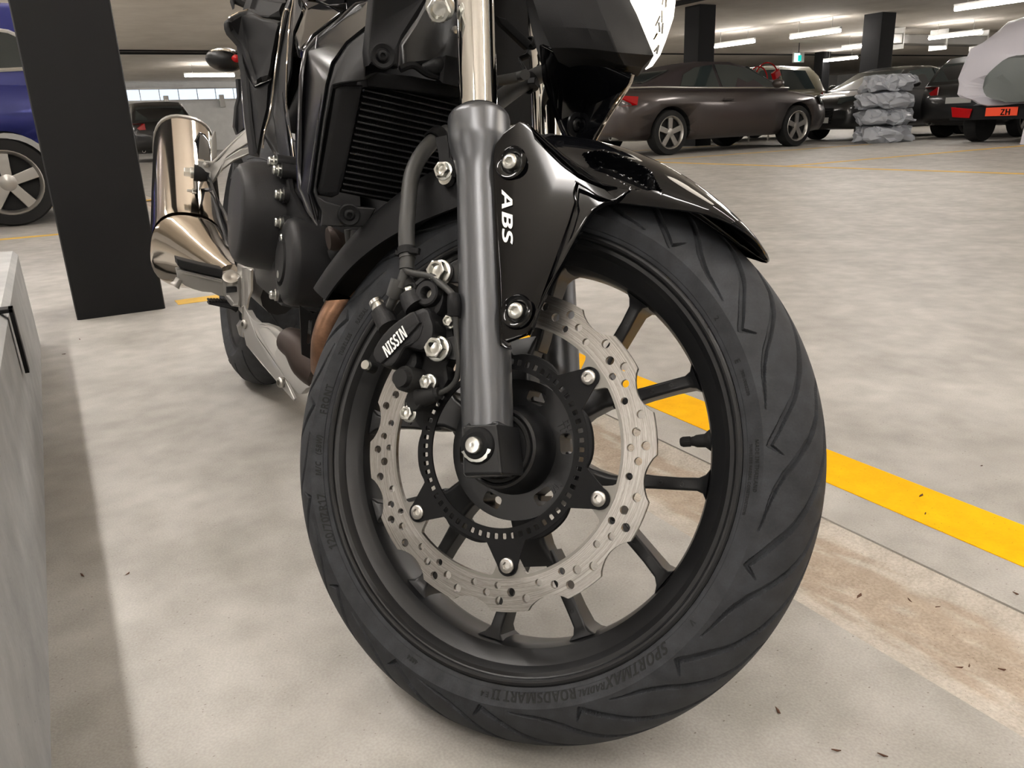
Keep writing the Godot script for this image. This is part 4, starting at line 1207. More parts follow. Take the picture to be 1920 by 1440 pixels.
func radiator() -> void:
	var g := Geo.new()
	g.slab(p3([-0.292, 0.3605, 0.1131, -0.292, 0.3626, -0.037, -0.292, 0.2229, -0.0042, -0.292, 0.2324, 0.1328]), BACK * 0.03, 0.002)
	var rad := body("radiator", g, M.deep_black, "black radiator with horizontal grille bars")
	var tl := Vector3(-0.285, 0.359, 0.1126)
	var tr := Vector3(-0.285, 0.3532, -0.035)
	var bl := Vector3(-0.285, 0.2337, 0.131)
	var br := Vector3(-0.285, 0.227, -0.0009)
	for i in 18:
		var f := (i + 0.4) / 17.6
		var p := tl.lerp(bl, f); var q := tr.lerp(br, f)
		g = Geo.new()
		g.slab(PackedVector3Array([p + Vector3(0, 0.0011, 0), q + Vector3(0, 0.0011, 0), q - Vector3(0, 0.0011, 0), p - Vector3(0, 0.0011, 0)]), BACK * 0.012, 0.0004)
		sub("grille_bar", g, M.satin_black, rad)
	g = Geo.new() # fine fins between the bars
	for i in 60:
		var f := (i + 0.5) / 60.0
		var p := tl.lerp(tr, f); var q := bl.lerp(br, f)
		g.slab(PackedVector3Array([p + Vector3(-0.006, 0, -0.0003), p + Vector3(-0.006, 0, 0.0003), q + Vector3(-0.006, 0, 0.0003), q + Vector3(-0.006, 0, -0.0003)]), BACK * 0.004)
	var fins := sub("cooling_fin", g, M.deep_black, rad)
	fins.set_meta("kind", "stuff")
	g = Geo.new()
	g.slab(p3([-0.268, 0.3436, 0.152, -0.268, 0.3482, 0.1452, -0.268, 0.3526, 0.1202, -0.268, 0.3394, 0.1214, -0.268, 0.2876, 0.1279, -0.268, 0.2468, 0.133, -0.268, 0.2302, 0.1371, -0.268, 0.2258, 0.1448, -0.268, 0.2264, 0.1594, -0.268, 0.2311, 0.164, -0.268, 0.2431, 0.1619, -0.268, 0.2919, 0.1567]), BACK * 0.05, 0.005)
	body("radiator_tank", g, M.matte_black)
	# top hose fittings and the wiring above the grille
	g = Geo.new()
	g.slab(p3([-0.27, 0.3599, 0.1169, -0.27, 0.3691, 0.1054, -0.27, 0.3726, 0.0629, -0.27, 0.3728, 0.0043, -0.27, 0.3581, 0.0025, -0.27, 0.3554, 0.061, -0.27, 0.3518, 0.1146]), BACK * 0.03, 0.003)
	g.tube(p3([-0.26, 0.3795, 0.0527, -0.25, 0.385, 0.0426, -0.25, 0.3904, 0.0367]), [0.008, 0.01, 0.008], 12, 3)
	g.box(Transform3D(Basis.IDENTITY, Vector3(-0.25, 0.3824, 0.0259)), Vector3(0.02, 0.03, 0.03), 0.003)
	g.tube(p3([-0.25, 0.3741, 0.086, -0.25, 0.3811, 0.0711, -0.25, 0.3748, 0.0512, -0.25, 0.3753, 0.0166]), 0.004, 8, 5)
	body("wiring_block", g, M.matte_black)
	g = Geo.new() # horn bracket and pipes behind the fork
	g.slab(p3([-0.22, 0.4462, -0.0103, -0.22, 0.4459, -0.0221, -0.22, 0.429, -0.0573, -0.22, 0.4196, -0.0535, -0.22, 0.4391, -0.0163]), BACK * 0.012, 0.002)
	body("horn_bracket", g, M.matte_black)
	g = Geo.new()
	g.slab(p3([-0.46, 0.536, -0.0953, -0.46, 0.5569, -0.1867, -0.46, 0.5108, -0.1988, -0.46, 0.4687, -0.2195, -0.46, 0.4564, -0.2546, -0.46, 0.3809, -0.2679, -0.46, 0.362, -0.2233, -0.46, 0.3588, -0.1775, -0.46, 0.3499, -0.121]), BACK * 0.02, 0.004)
	body("gap_filler", g, M.matte_black)  # dark sheet added to blacken the open gap behind the fork
	g = Geo.new()
	g.tube(p3([-0.22, 0.3784, -0.0183, -0.22, 0.3875, -0.0445, -0.2, 0.389, -0.0442]), 0.006, 10, 4)
	body("clutch_cable", g, M.hose)

func fairing() -> void:
	var g := Geo.new()
	# right radiator shroud: outer flank running back, inner face beside the grille
	g.slab(p3([-0.27, 0.4167, 0.1164, -0.275, 0.3926, 0.1399, -0.275, 0.3688, 0.154, -0.272, 0.3454, 0.1588, -0.27, 0.3082, 0.1623, -0.265, 0.2296, 0.1688, -0.265, 0.2218, 0.1646, -0.262, 0.2102, 0.1596, -0.265, 0.1926, 0.16, -0.3, 0.2068, 0.1645, -0.33, 0.2308, 0.1701, -0.34, 0.2624, 0.1714, -0.345, 0.3231, 0.1727, -0.35, 0.3593, 0.1723, -0.36, 0.3889, 0.1672, -0.365, 0.4082, 0.153, -0.36, 0.4321, 0.1294, -0.35, 0.4511, 0.1145, -0.34, 0.4567, 0.0986]), BACK * 0.012, 0.003)
	var sh := body("radiator_shroud", g, M.satin_gloss, "smooth black radiator shroud")
	g = Geo.new()
	g.slab(p3([-0.262, 0.4144, 0.1175, -0.258, 0.3844, 0.1231, -0.258, 0.3563, 0.1217, -0.262, 0.3487, 0.1469, -0.266, 0.3454, 0.1538, -0.264, 0.3086, 0.1591, -0.262, 0.236, 0.1652, -0.26, 0.2258, 0.1631, -0.258, 0.2216, 0.1555, -0.255, 0.2191, 0.1378, -0.25, 0.2209, 0.0983, -0.252, 0.1978, 0.1088, -0.256, 0.1936, 0.1586, -0.258, 0.2089, 0.1581, -0.26, 0.221, 0.1646, -0.262, 0.2298, 0.1683, -0.266, 0.3081, 0.1621, -0.27, 0.3454, 0.1581, -0.272, 0.3682, 0.153, -0.27, 0.3922, 0.1395]), BACK * 0.01, 0.002)
	sub("inner_face", g, M.satin_black, sh)
	g = Geo.new()
	g.slab(p3([-0.345, 0.4051, 0.1576, -0.34, 0.3815, 0.1601, -0.335, 0.3513, 0.1621, -0.33, 0.2962, 0.1599, -0.33, 0.2971, 0.1589, -0.332, 0.3397, 0.1601, -0.335, 0.361, 0.1574, -0.335, 0.3805, 0.155, -0.33, 0.397, 0.1467, -0.332, 0.3984, 0.1478, -0.338, 0.3867, 0.1548]), BACK * 0.004)
	sub("crease_rib", g, M.satin_gloss, sh)
	g = Geo.new()
	g.lathe([Vector2(0.006, -0.004), Vector2(0.0125, -0.004), Vector2(0.0125, 0.001), Vector2(0.011, 0.0018), Vector2(0.006, 0.0005)], Vector3(-0.25, 0.2097, 0.1292), Vector3(1, 0, 0.15), 28, true)
	sub("bolt_seat", g, M.matte_black, sh)
	g = Geo.new()
	socket_bolt(g, Vector3(-0.251, 0.2097, 0.1289), Vector3(1, 0, 0.15), 0.0066, 0.004)
	sub("shroud_bolt", g, M.matte_black, sh)
	# duct over the grille
	g = Geo.new()
	g.slab(p3([-0.23, 0.4413, 0.1286, -0.22, 0.4533, 0.0688, -0.222, 0.4259, 0.0802, -0.222, 0.4029, 0.0943, -0.222, 0.3943, 0.0971, -0.222, 0.3718, 0.0962, -0.225, 0.372, 0.1095, -0.23, 0.3749, 0.1208, -0.235, 0.3697, 0.1254, -0.238, 0.3845, 0.1274, -0.24, 0.4103, 0.1262]), BACK * 0.025, 0.004)
	var dc := body("air_duct", g, M.matte_black, "matte black air duct cover")
	g = Geo.new()
	socket_bolt(g, Vector3(-0.226, 0.3808, 0.1145), Vector3(1, 0, 0.2), 0.0058, 0.003)
	g.lathe([Vector2(0.008, -0.002), Vector2(0.0135, -0.002), Vector2(0.0135, 0.0012), Vector2(0.012, 0.0018), Vector2(0.008, 0.0006)], Vector3(-0.226, 0.3808, 0.1142), Vector3(1, 0, 0.2), 28, true)
	sub("duct_bolt", g, M.matte_black, dc)
	g = Geo.new()
	g.slab(p3([-0.29, 0.4697, 0.0418, -0.28, 0.4512, 0.0084, -0.27, 0.3964, 0.0056, -0.265, 0.3907, 0.034, -0.262, 0.376, 0.0805, -0.27, 0.403, 0.0798, -0.28, 0.4297, 0.0623]), BACK * 0.02, 0.006)
	body("frame_cover", g, M.satin_black)
	g = Geo.new()
	hex_bolt(g, Vector3(-0.2, 0.4367, 0.0657), Vector3(0.8, -0.5, 0.4), 0.0125, 0.016)
	body("stem_nut", g, M.zinc)
	g = Geo.new()
	g.lathe([Vector2(0, 0), Vector2(0.004, 0), Vector2(0.004, 0.004), Vector2(0, 0.005)], Vector3(-0.255, 0.4283, 0.0245), Vector3(1, 0, 0), 16)
	body("cover_rivet", g, M.zinc)
	# fuel tank flank: a glossy sheet leaning back, it mirrors the ceiling
	g = Geo.new()
	g.slab(p3([-0.47, 0.4056, 0.1519, -0.45, 0.401, 0.1475, -0.45, 0.4196, 0.1369, -0.43, 0.448, 0.1116, -0.42, 0.4526, 0.1062, -0.46, 0.4827, 0.0959, -0.64, 0.5035, 0.1218, -0.6, 0.4768, 0.1191, -0.54, 0.4423, 0.1392, -0.52, 0.4282, 0.1471]), Vector3(-0.7, -0.6, -0.15).normalized() * 0.02, 0.004)
	body("tank_flank", g, M.gloss_black, "glossy black tank flank")
	g = Geo.new()
	g.slab(p3([-0.44, 0.457, 0.1521, -0.44, 0.4626, 0.1442, -0.43, 0.4567, 0.126, -0.42, 0.4618, 0.107, -0.42, 0.4543, 0.1055, -0.425, 0.4498, 0.1114, -0.435, 0.4557, 0.1229, -0.445, 0.4593, 0.1377]), BACK * 0.006, 0.001)
	body("tank_badge_edge", g, M.gloss_black)
	# dark filling added behind the panels to keep the gaps black
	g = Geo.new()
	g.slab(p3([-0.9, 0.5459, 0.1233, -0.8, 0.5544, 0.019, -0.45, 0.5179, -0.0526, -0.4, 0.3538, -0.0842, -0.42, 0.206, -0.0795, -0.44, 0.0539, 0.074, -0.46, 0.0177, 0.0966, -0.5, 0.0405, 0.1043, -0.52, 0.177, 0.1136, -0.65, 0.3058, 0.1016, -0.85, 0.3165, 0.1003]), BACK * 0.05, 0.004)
	body("dark_filling", g, M.matte_black)
	# side covers and seat
	g = Geo.new()
	g.slab(p3([-0.86, 0.4749, 0.1904, -0.87, 0.4861, 0.1832, -0.86, 0.5011, 0.1563, -0.8, 0.4841, 0.1419, -0.76, 0.4787, 0.1205, -0.755, 0.4564, 0.1232, -0.76, 0.4238, 0.1265, -0.765, 0.3896, 0.1298, -0.79, 0.3841, 0.1399, -0.8, 0.3772, 0.1489, -0.83, 0.3929, 0.152, -0.84, 0.4158, 0.1592, -0.86, 0.4437, 0.1674, -0.87, 0.4605, 0.1841]), BACK * 0.05, 0.007, 2)
	body("side_cover", g, M.matte_black, "matte black side cover under the seat")
	g = Geo.new()
	g.slab(p3([-0.88, 0.4526, 0.1648, -0.86, 0.4158, 0.1561, -0.84, 0.3917, 0.1503, -0.82, 0.3767, 0.1455, -0.78, 0.389, 0.1269, -0.78, 0.3414, 0.1273, -0.78, 0.3061, 0.1338, -0.79, 0.2621, 0.1371, -0.81, 0.264, 0.1448, -0.83, 0.3213, 0.1524, -0.86, 0.3959, 0.1583]), BACK * 0.05, 0.006)
	body("lower_side_cover", g, M.matte_black)
	g = Geo.new()
	g.slab(p3([-0.74, 0.4902, 0.12, -0.74, 0.521, 0.1096, -0.66, 0.5095, 0.1079, -0.66, 0.4857, 0.1062, -0.66, 0.4512, 0.1177, -0.66, 0.4206, 0.1186, -0.66, 0.3977, 0.1181, -0.68, 0.3635, 0.1187, -0.68, 0.3278, 0.1173, -0.64, 0.2879, 0.1148, -0.6, 0.2412, 0.1157, -0.66, 0.2552, 0.1166, -0.74, 0.2717, 0.1207, -0.765, 0.3013, 0.1362, -0.765, 0.3384, 0.1298, -0.76, 0.3866, 0.1273, -0.75, 0.4414, 0.1253]), BACK * 0.03, 0.004)
	body("frame_flank", g, M.satin_black)
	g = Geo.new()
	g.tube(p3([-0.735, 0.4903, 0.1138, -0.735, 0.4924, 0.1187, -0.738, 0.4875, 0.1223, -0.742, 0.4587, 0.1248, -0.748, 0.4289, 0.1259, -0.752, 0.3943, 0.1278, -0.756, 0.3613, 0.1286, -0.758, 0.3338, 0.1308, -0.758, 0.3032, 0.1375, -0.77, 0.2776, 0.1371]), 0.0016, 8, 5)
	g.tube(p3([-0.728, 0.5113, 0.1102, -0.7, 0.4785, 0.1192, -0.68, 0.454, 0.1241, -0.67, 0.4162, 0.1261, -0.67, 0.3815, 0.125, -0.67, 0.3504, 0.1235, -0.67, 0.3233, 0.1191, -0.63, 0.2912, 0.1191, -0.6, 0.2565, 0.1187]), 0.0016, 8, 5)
	body("cover_edge_glint", g, M.polished, "thin bright line drawn for the glint on the cover edge")  # polished tubes stand in for the highlights along the cover edges
	g = Geo.new()
	g.slab(p3([-0.9, 0.5093, 0.1526, -0.9, 0.5367, 0.1452, -0.8, 0.5321, 0.0998, -0.78, 0.5041, 0.1032, -0.775, 0.4996, 0.1114, -0.77, 0.4823, 0.1187, -0.8, 0.4869, 0.1335, -0.88, 0.4979, 0.1485]), BACK * 0.08, 0.01)
	g.slab(p3([-1, 0.5332, 0.1661, -1, 0.5469, 0.1656, -1, 0.5497, 0.1529, -0.98, 0.5391, 0.1368, -0.96, 0.5202, 0.139, -1, 0.5322, 0.1602, -1, 0.5207, 0.1608]), BACK * 0.03, 0.004)
	body("seat", g, M.rubber_plain, "black seat edge")
	g = Geo.new()
	g.slab(p3([-0.9, 0.4797, 0.1852, -0.9, 0.49, 0.1824, -0.9, 0.5002, 0.1698, -0.88, 0.5058, 0.1544, -0.88, 0.4993, 0.1519, -0.9, 0.4936, 0.1672, -0.9, 0.4819, 0.1798]), BACK * 0.01, 0.003)
	body("grab_rail", g, M.polished, "bright grab rail end")
	# tail unit: rear indicator and number plate stay, seen past the side cover
	g = Geo.new()
	g.ball(Vector3(-1.3, 0.4608, 0.1336), Vector3(0.03, 0.025, 0.042), Basis(Vector3(1, 0, 0), 0.12))
	var ind := body("rear_indicator", g, M.satin_black, "black rear indicator with red lens")
	g = Geo.new()
	g.tube(p3([-1.29, 0.4714, 0.1649, -1.28, 0.4768, 0.149, -1.27, 0.4773, 0.1307, -1.27, 0.4728, 0.1151]), 0.003, 8, 4)
	sub("indicator_rim", g, M.polished, ind)
	g = Geo.new()
	g.ball(Vector3(-1.27, 0.4639, 0.1158), Vector3(0.008, 0.008, 0.01))
	sub("indicator_lens", g, M.red_lens, ind)
	g = Geo.new()
	g.slab(p3([-1.15, 0.4129, 0.1286, -1.15, 0.4146, 0.1195, -1.15, 0.4021, 0.1163, -1.1, 0.3582, 0.1178, -1.1, 0.3178, 0.1117, -1.15, 0.3033, 0.123, -1.15, 0.3183, 0.1296, -1.15, 0.3581, 0.1285, -1.15, 0.3798, 0.1243]), BACK * 0.03, 0.004)
	body("number_plate_stay", g, M.matte_black)
	g = Geo.new()
	g.tube(p3([-1.05, 0.4133, 0.1322, -1.05, 0.3796, 0.128, -1.05, 0.3405, 0.1234, -1.05, 0.316, 0.1195, -1.05, 0.3037, 0.1171]), 0.006, 10, 4)
	body("subframe_tube", g, M.chrome)
	# left radiator shroud, seen under the headlamp
	g = Geo.new()
	g.slab(p3([-0.2, 0.4253, -0.0627, -0.16, 0.4134, -0.071, -0.13, 0.4033, -0.1289, -0.12, 0.402, -0.1329, -0.12, 0.3966, -0.1376, -0.13, 0.3824, -0.1331, -0.14, 0.3664, -0.1287, -0.15, 0.3489, -0.126, -0.16, 0.3355, -0.1241, -0.17, 0.3246, -0.1261, -0.2, 0.3277, -0.1116, -0.22, 0.3504, -0.1083, -0.22, 0.3915, -0.083]), BACK * 0.012, 0.002)
	var ls := body("left_shroud", g, M.gloss_black, "glossy black shroud on the left of the radiator")
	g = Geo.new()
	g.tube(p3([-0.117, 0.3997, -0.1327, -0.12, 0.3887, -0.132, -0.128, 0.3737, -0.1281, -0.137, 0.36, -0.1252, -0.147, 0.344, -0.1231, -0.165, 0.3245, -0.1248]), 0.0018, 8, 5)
	sub("shroud_edge", g, M.polished, ls)
	g = Geo.new()
	socket_bolt(g, Vector3(-0.19, 0.3454, -0.1135), Vector3(1, 0, -0.3), 0.0075, 0.004)
	g.lathe([Vector2(0.009, -0.002), Vector2(0.014, -0.002), Vector2(0.014, 0.001), Vector2(0.009, 0.0015)], Vector3(-0.19, 0.3454, -0.1139), Vector3(1, 0, -0.3), 24, true)
	sub("shroud_bolt", g, M.satin_black, ls)

func engine() -> void:
	var side := Vector3(0, 0, 1)
	var g := Geo.new()
	g.slab(p3([-0.53, 0.254, 0.1505, -0.5, 0.2506, 0.1418, -0.47, 0.225, 0.1428, -0.44, 0.1997, 0.1334, -0.42, 0.1813, 0.1243, -0.4, 0.167, 0.0943, -0.4, 0.1365, 0.099, -0.4, 0.11, 0.0932, -0.4, 0.0801, 0.0759, -0.42, 0.064, 0.1007, -0.48, 0.0615, 0.148, -0.5, 0.1145, 0.1585, -0.52, 0.1871, 0.1593]), BACK * 0.22, 0.008)
	body("crankcase", g, M.cast_black, "black engine crankcase")
	# round clutch cover: axis across the bike
	g = Geo.new()
	var c := Vector3(-0.56, 0.1792, 0.1645)
	c.z = 0.0
	g.lathe([Vector2(0.0, 0.05), Vector2(0.09, 0.05), Vector2(0.09, 0.12), Vector2(0.088, 0.124), Vector2(0.0845, 0.125), Vector2(0.084, 0.129), Vector2(0.082, 0.142), Vector2(0.0795, 0.145), Vector2(0.0785, 0.148), Vector2(0.0745, 0.19), Vector2(0.069, 0.203), Vector2(0.062, 0.208), Vector2(0.0, 0.21)], c, side, 64)
	var cc := body("clutch_cover", g, M.cast_black, "round black clutch cover")
	var at := p3([-0.505, 0.2573, 0.1683, -0.495, 0.2465, 0.1633, -0.48, 0.2151, 0.1615, -0.475, 0.1783, 0.1605, -0.455, 0.1588, 0.1561, -0.45, 0.1109, 0.1572, -0.46, 0.0806, 0.1636])
	for p in at:
		g = Geo.new()
		g.lathe([Vector2(0, -0.03), Vector2(0.0105, -0.03), Vector2(0.0105, -0.004), Vector2(0, -0.004)], p, side, 20)
		sub("bolt_boss", g, M.cast_black, cc)
		g = Geo.new()
		g.lathe([Vector2(0, -0.004), Vector2(0.0078, -0.004), Vector2(0.0082, 0.0), Vector2(0.0062, 0.001), Vector2(0.0062, 0.0055), Vector2(0.005, 0.007), Vector2(0.002, 0.0072), Vector2(0, 0.006)], p, side, 20)
		sub("cover_bolt", g, M.zinc, cc)
	g = Geo.new()
	g.tube(p3([-0.6, 0.248, 0.1955, -0.6, 0.2346, 0.1957, -0.6, 0.2229, 0.1979]), 0.012, 14, 3)
	g.slab(p3([-0.56, 0.2456, 0.2068, -0.56, 0.2462, 0.1887, -0.53, 0.248, 0.1685, -0.53, 0.2428, 0.1663, -0.58, 0.2292, 0.1993]), BACK * 0.04, 0.004)
	body("breather", g, M.cast_black)
	# water pump cover in front of and below the clutch
	g = Geo.new()
	var w := Vector3(-0.45, 0.1287, 0.1565)
	w.z = 0.0
	g.lathe([Vector2(0.0, 0.04), Vector2(0.06, 0.04), Vector2(0.06, 0.145), Vector2(0.057, 0.153), Vector2(0.05, 0.158), Vector2(0.034, 0.161), Vector2(0.033, 0.155), Vector2(0.029, 0.155), Vector2(0.028, 0.163), Vector2(0.0, 0.165)], w, side, 48)
	body("oil_filler_cover", g, M.cast_black, "round black cover below the clutch")
	g = Geo.new()
	g.tube(p3([-0.42, 0.128, 0.1486, -0.41, 0.1287, 0.135, -0.41, 0.1418, 0.1254]), [0.012, 0.013, 0.012], 16, 4)
	g.tube(p3([-0.41, 0.1434, 0.1282, -0.41, 0.1292, 0.128, -0.41, 0.1114, 0.1276, -0.41, 0.0989, 0.1272]), [0.012, 0.014, 0.013, 0.012], 16, 3)
	g.tube(p3([-0.42, 0.123, 0.1217, -0.42, 0.1223, 0.1072, -0.4, 0.1506, 0.1001, -0.4, 0.1582, 0.0936]), 0.014, 14, 4)
	body("coolant_pipe", g, M.cast_black)
	g = Geo.new()
	g.tube(p3([-0.33, 0.1882, 0.1066, -0.33, 0.1671, 0.1031, -0.34, 0.1507, 0.1057, -0.36, 0.1153, 0.1077, -0.38, 0.0888, 0.1127]), 0.005, 10, 5)
	g.tube(p3([-0.33, 0.1875, 0.0972, -0.33, 0.1692, 0.0982, -0.33, 0.1593, 0.0973]), 0.009, 12, 4)
	body("drain_hose", g, M.hose)
	g = Geo.new()
	g.tube(p3([-0.36, 0.172, 0.1227, -0.36, 0.1746, 0.1126, -0.36, 0.1818, 0.1081]), [0.014, 0.018, 0.014], 16, 3)
	body("header_clamp", g, M.burnt)
	# exhaust header: a copper brown pipe curving down behind the tyre, and the collector
	g = Geo.new()
	g.tube(p3([-0.36, 0.1195, 0.0727, -0.36, 0.1001, 0.0888, -0.365, 0.0729, 0.1029, -0.37, 0.0444, 0.1093, -0.38, 0.019, 0.1076, -0.4, -0.0066, 0.1005]), 0.021, 24, 6)
	body("exhaust_header", g, M.copper, "heat-stained copper coloured exhaust header")
	g = Geo.new()
	g.tube(p3([-0.5, 0.0091, 0.1317, -0.47, 0.005, 0.1216, -0.45, -0.0122, 0.1123, -0.43, -0.0215, 0.0985]), [0.02, 0.024, 0.026, 0.026], 20, 5)
	body("exhaust_collector", g, M.burnt, "dark heat-browned exhaust collector")
	g = Geo.new()
	g.holed(PackedVector2Array([Vector2(-0.018, 0.036), Vector2(0.0, 0.026), Vector2(0.018, 0.032), Vector2(0.018, -0.03), Vector2(0.006, -0.04), Vector2(-0.01, -0.032)]), [rect(-0.002, 0.0, 0.005, 0.034, 0.0024)], Transform3D(Basis(Vector3(0, 0, -1), Vector3(0, 1, 0), Vector3(1, 0, 0)), Vector3(-0.42, 0.0395, 0.1213)), 0.004)
	body("pipe_bracket", g, M.matte_black)

func lower_parts() -> void:
	# belly guard plate: outer face, folded upper edge and the dished inner panel
	var g := Geo.new()
	g.slab(p3([-0.72, 0.0164, 0.1653, -0.72, 0.0193, 0.1618, -0.7, 0.015, 0.1603, -0.67, 0.0062, 0.157, -0.62, -0.0122, 0.1555, -0.56, -0.0283, 0.1452, -0.5, -0.048, 0.1333, -0.46, -0.0682, 0.1262, -0.46, -0.072, 0.1273, -0.52, -0.0631, 0.1376, -0.6, -0.0522, 0.1499, -0.68, -0.0403, 0.1608, -0.72, -0.019, 0.1622]), BACK * 0.006 + Vector3(0, 0, -0.004), 0.0012)
	var bg := body("belly_guard", g, M.aluminium, "brushed aluminium belly guard plate")
	g = Geo.new()
	g.slab(p3([-0.69, 0.0164, 0.1619, -0.66, 0.0102, 0.1589, -0.63, 0.0077, 0.1549, -0.6, 0.0131, 0.1499, -0.57, 0.0139, 0.1403, -0.54, 0.0117, 0.1338, -0.51, 0.0059, 0.1312, -0.49, -0.0073, 0.1254, -0.45, -0.0271, 0.1184, -0.42, -0.0388, 0.1129, -0.43, -0.0448, 0.1181, -0.44, -0.0556, 0.1221, -0.45, -0.0579, 0.1251, -0.5, -0.0461, 0.1353, -0.555, -0.0261, 0.1462, -0.615, -0.0108, 0.1558]), BACK * 0.006 + Vector3(0, 0, -0.01), 0.0012)
	sub("upper_panel", g, M.aluminium, bg)
	g = Geo.new()
	g.slab(p3([-0.612, 0.0046, 0.1559, -0.585, 0.0095, 0.1486, -0.56, 0.0054, 0.1379, -0.54, 0.0021, 0.1332, -0.52, -0.0068, 0.1302, -0.49, -0.0224, 0.1244, -0.45, -0.0438, 0.1181, -0.45, -0.0541, 0.1218, -0.505, -0.0416, 0.1346, -0.56, -0.0205, 0.1475, -0.605, -0.0049, 0.1552]), BACK * 0.005 + Vector3(0, 0, -0.006), 0.002)
	sub("dished_panel", g, M.aluminium, bg)
	for q in [Vector3(-0.7, -0.0082, 0.1584), Vector3(-0.505, -0.0551, 0.135)]:
		g = Geo.new()
		socket_bolt(g, q + Vector3(0.002, 0, 0.003), Vector3(0.4, 0, 1), 0.008, 0.005)
		sub("guard_bolt", g, M.bolt_steel, bg)
	g = Geo.new()
	g.slab(p3([-0.8, -0.034, 0.1564, -0.8, -0.0235, 0.1505, -0.78, -0.0352, 0.1486, -0.78, -0.0488, 0.1479, -0.8, -0.051, 0.1512]), BACK * 0.02, 0.002)
	sub("rear_tab", g, M.aluminium, bg)
	# rider footrest with bracket and brake pedal
	g = Geo.new()
	g.slab(p3([-0.8, 0.0597, 0.2602, -0.8, 0.0609, 0.2529, -0.8, 0.0494, 0.1837, -0.8, 0.0343, 0.1819, -0.8, 0.0192, 0.179, -0.8, 0.0196, 0.1912, -0.8, 0.0248, 0.2023, -0.8, 0.0249, 0.2175, -0.8, 0.0286, 0.2327, -0.8, 0.0334, 0.2456, -0.8, 0.0408, 0.2554]), BACK * 0.035, 0.003)
	var fr := body("rider_footrest", g, M.aluminium, "ribbed aluminium rider footrest with rubber top")
	g = Geo.new()
	g.slab(p3([-0.795, 0.0794, 0.2612, -0.795, 0.0778, 0.2539, -0.795, 0.0715, 0.22, -0.795, 0.0668, 0.187, -0.795, 0.0523, 0.1863, -0.795, 0.0567, 0.2194, -0.795, 0.0638, 0.2545, -0.795, 0.0683, 0.2594]), BACK * 0.05, 0.003)
	sub("rubber_pad", g, M.rubber_plain, fr)
	g = Geo.new()
	g.tube(p3([-0.79, 0.0467, 0.2564, -0.79, 0.0385, 0.2603, -0.79, 0.0338, 0.2633]), [0.006, 0.0065, 0.009], 14, 3)
	sub("feeler", g, M.aluminium, fr, "round lean feeler peg")
	g = Geo.new()
	g.slab(p3([-0.796, 0.0586, 0.2521, -0.796, 0.0474, 0.1875, -0.796, 0.0439, 0.1873, -0.796, 0.0548, 0.252]), BACK * 0.01, 0.0006)
	sub("rib", g, M.aluminium, fr)
	g = Geo.new()
	g.slab(p3([-0.76, 0.0597, 0.1874, -0.75, 0.0667, 0.1741, -0.74, 0.0654, 0.1648, -0.74, 0.0272, 0.1606, -0.74, 0.0111, 0.1619, -0.76, 0.009, 0.1741, -0.77, 0.0252, 0.1844]), BACK * 0.06, 0.006)
	g.slab(p3([-0.73, 0.0812, 0.1671, -0.72, 0.0843, 0.1592, -0.71, 0.0831, 0.1508, -0.71, 0.0466, 0.1488, -0.71, 0.0329, 0.1527, -0.71, 0.0056, 0.1566, -0.73, 0.0016, 0.1608]), BACK * 0.05, 0.004)
	var fb := body("footrest_bracket", g, M.aluminium, "cast aluminium footrest bracket")
	g = Geo.new()
	g.lathe([Vector2(0, 0), Vector2(0.014, 0), Vector2(0.014, 0.006), Vector2(0.009, 0.007), Vector2(0, 0.005)], Vector3(-0.752, 0.057, 0.1787), Vector3(0.6, 0.8, 0.2), 24)
	sub("pivot_bolt", g, M.bolt_steel, fb)
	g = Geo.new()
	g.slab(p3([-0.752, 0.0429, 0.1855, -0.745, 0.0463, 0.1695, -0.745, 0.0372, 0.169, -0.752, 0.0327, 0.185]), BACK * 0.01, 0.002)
	sub("slot_shade", g, M.rubber_plain, fb)  # dark inlay that paints the shade inside a slot of the bracket
	g = Geo.new()
	g.slab(p3([-0.82, 0, 0.2044, -0.82, 0.0041, 0.2024, -0.81, 0.007, 0.176, -0.8, 0.0094, 0.1573, -0.8, -0.0019, 0.1544, -0.8, -0.0082, 0.1609, -0.81, -0.0045, 0.1687, -0.82, -0.0012, 0.1966]), BACK * 0.03, 0.002)
	for k in 6:
		var p := Vector3(-0.82, 0.0046, 0.2024).lerp(Vector3(-0.81, 0.0073, 0.1782), k / 5.0)
		g.box(Transform3D(Basis.IDENTITY, p + Vector3(-0.014, 0.001, 0)), Vector3(0.03, 0.003, 0.004), 0.0005)
	body("brake_pedal", g, M.matte_black, "black toothed rear brake pedal")
	# silencer: oval polished can, end chamber, cover, hanger arm
	var rings := []
	var c0 := Vector3(-1.5, 0.2616, 0.1939)
	var c2 := Vector3(-1, 0.069, 0.2252)
	var ax := (c2 - c0).normalized()
	var across := Vector3(0, 0, 1)
	across = (across - ax * across.dot(ax)).normalized()
	var up := across.cross(ax)
	for s in [[-0.012, 0.80], [-0.012, 0.94], [0.0, 1.0], [0.02, 1.0], [0.5, 1.0], [0.93, 0.98], [0.97, 0.96]]:
		var ring := PackedVector3Array()
		var o := c0.lerp(c2, s[0])
		for j in 40:
			var a := TAU * j / 40
			var k := pow(pow(absf(cos(a)), 2.6) + pow(absf(sin(a)), 2.6), -1.0 / 2.6)
			ring.append(o + (across * cos(a) * 0.067 + up * sin(a) * 0.078) * k * s[1])
		rings.append(ring)
	g = Geo.new()
	g.loft(rings)
	var mu := body("silencer", g, M.polished, "polished oval silencer can")
	g = Geo.new()
	rings = []
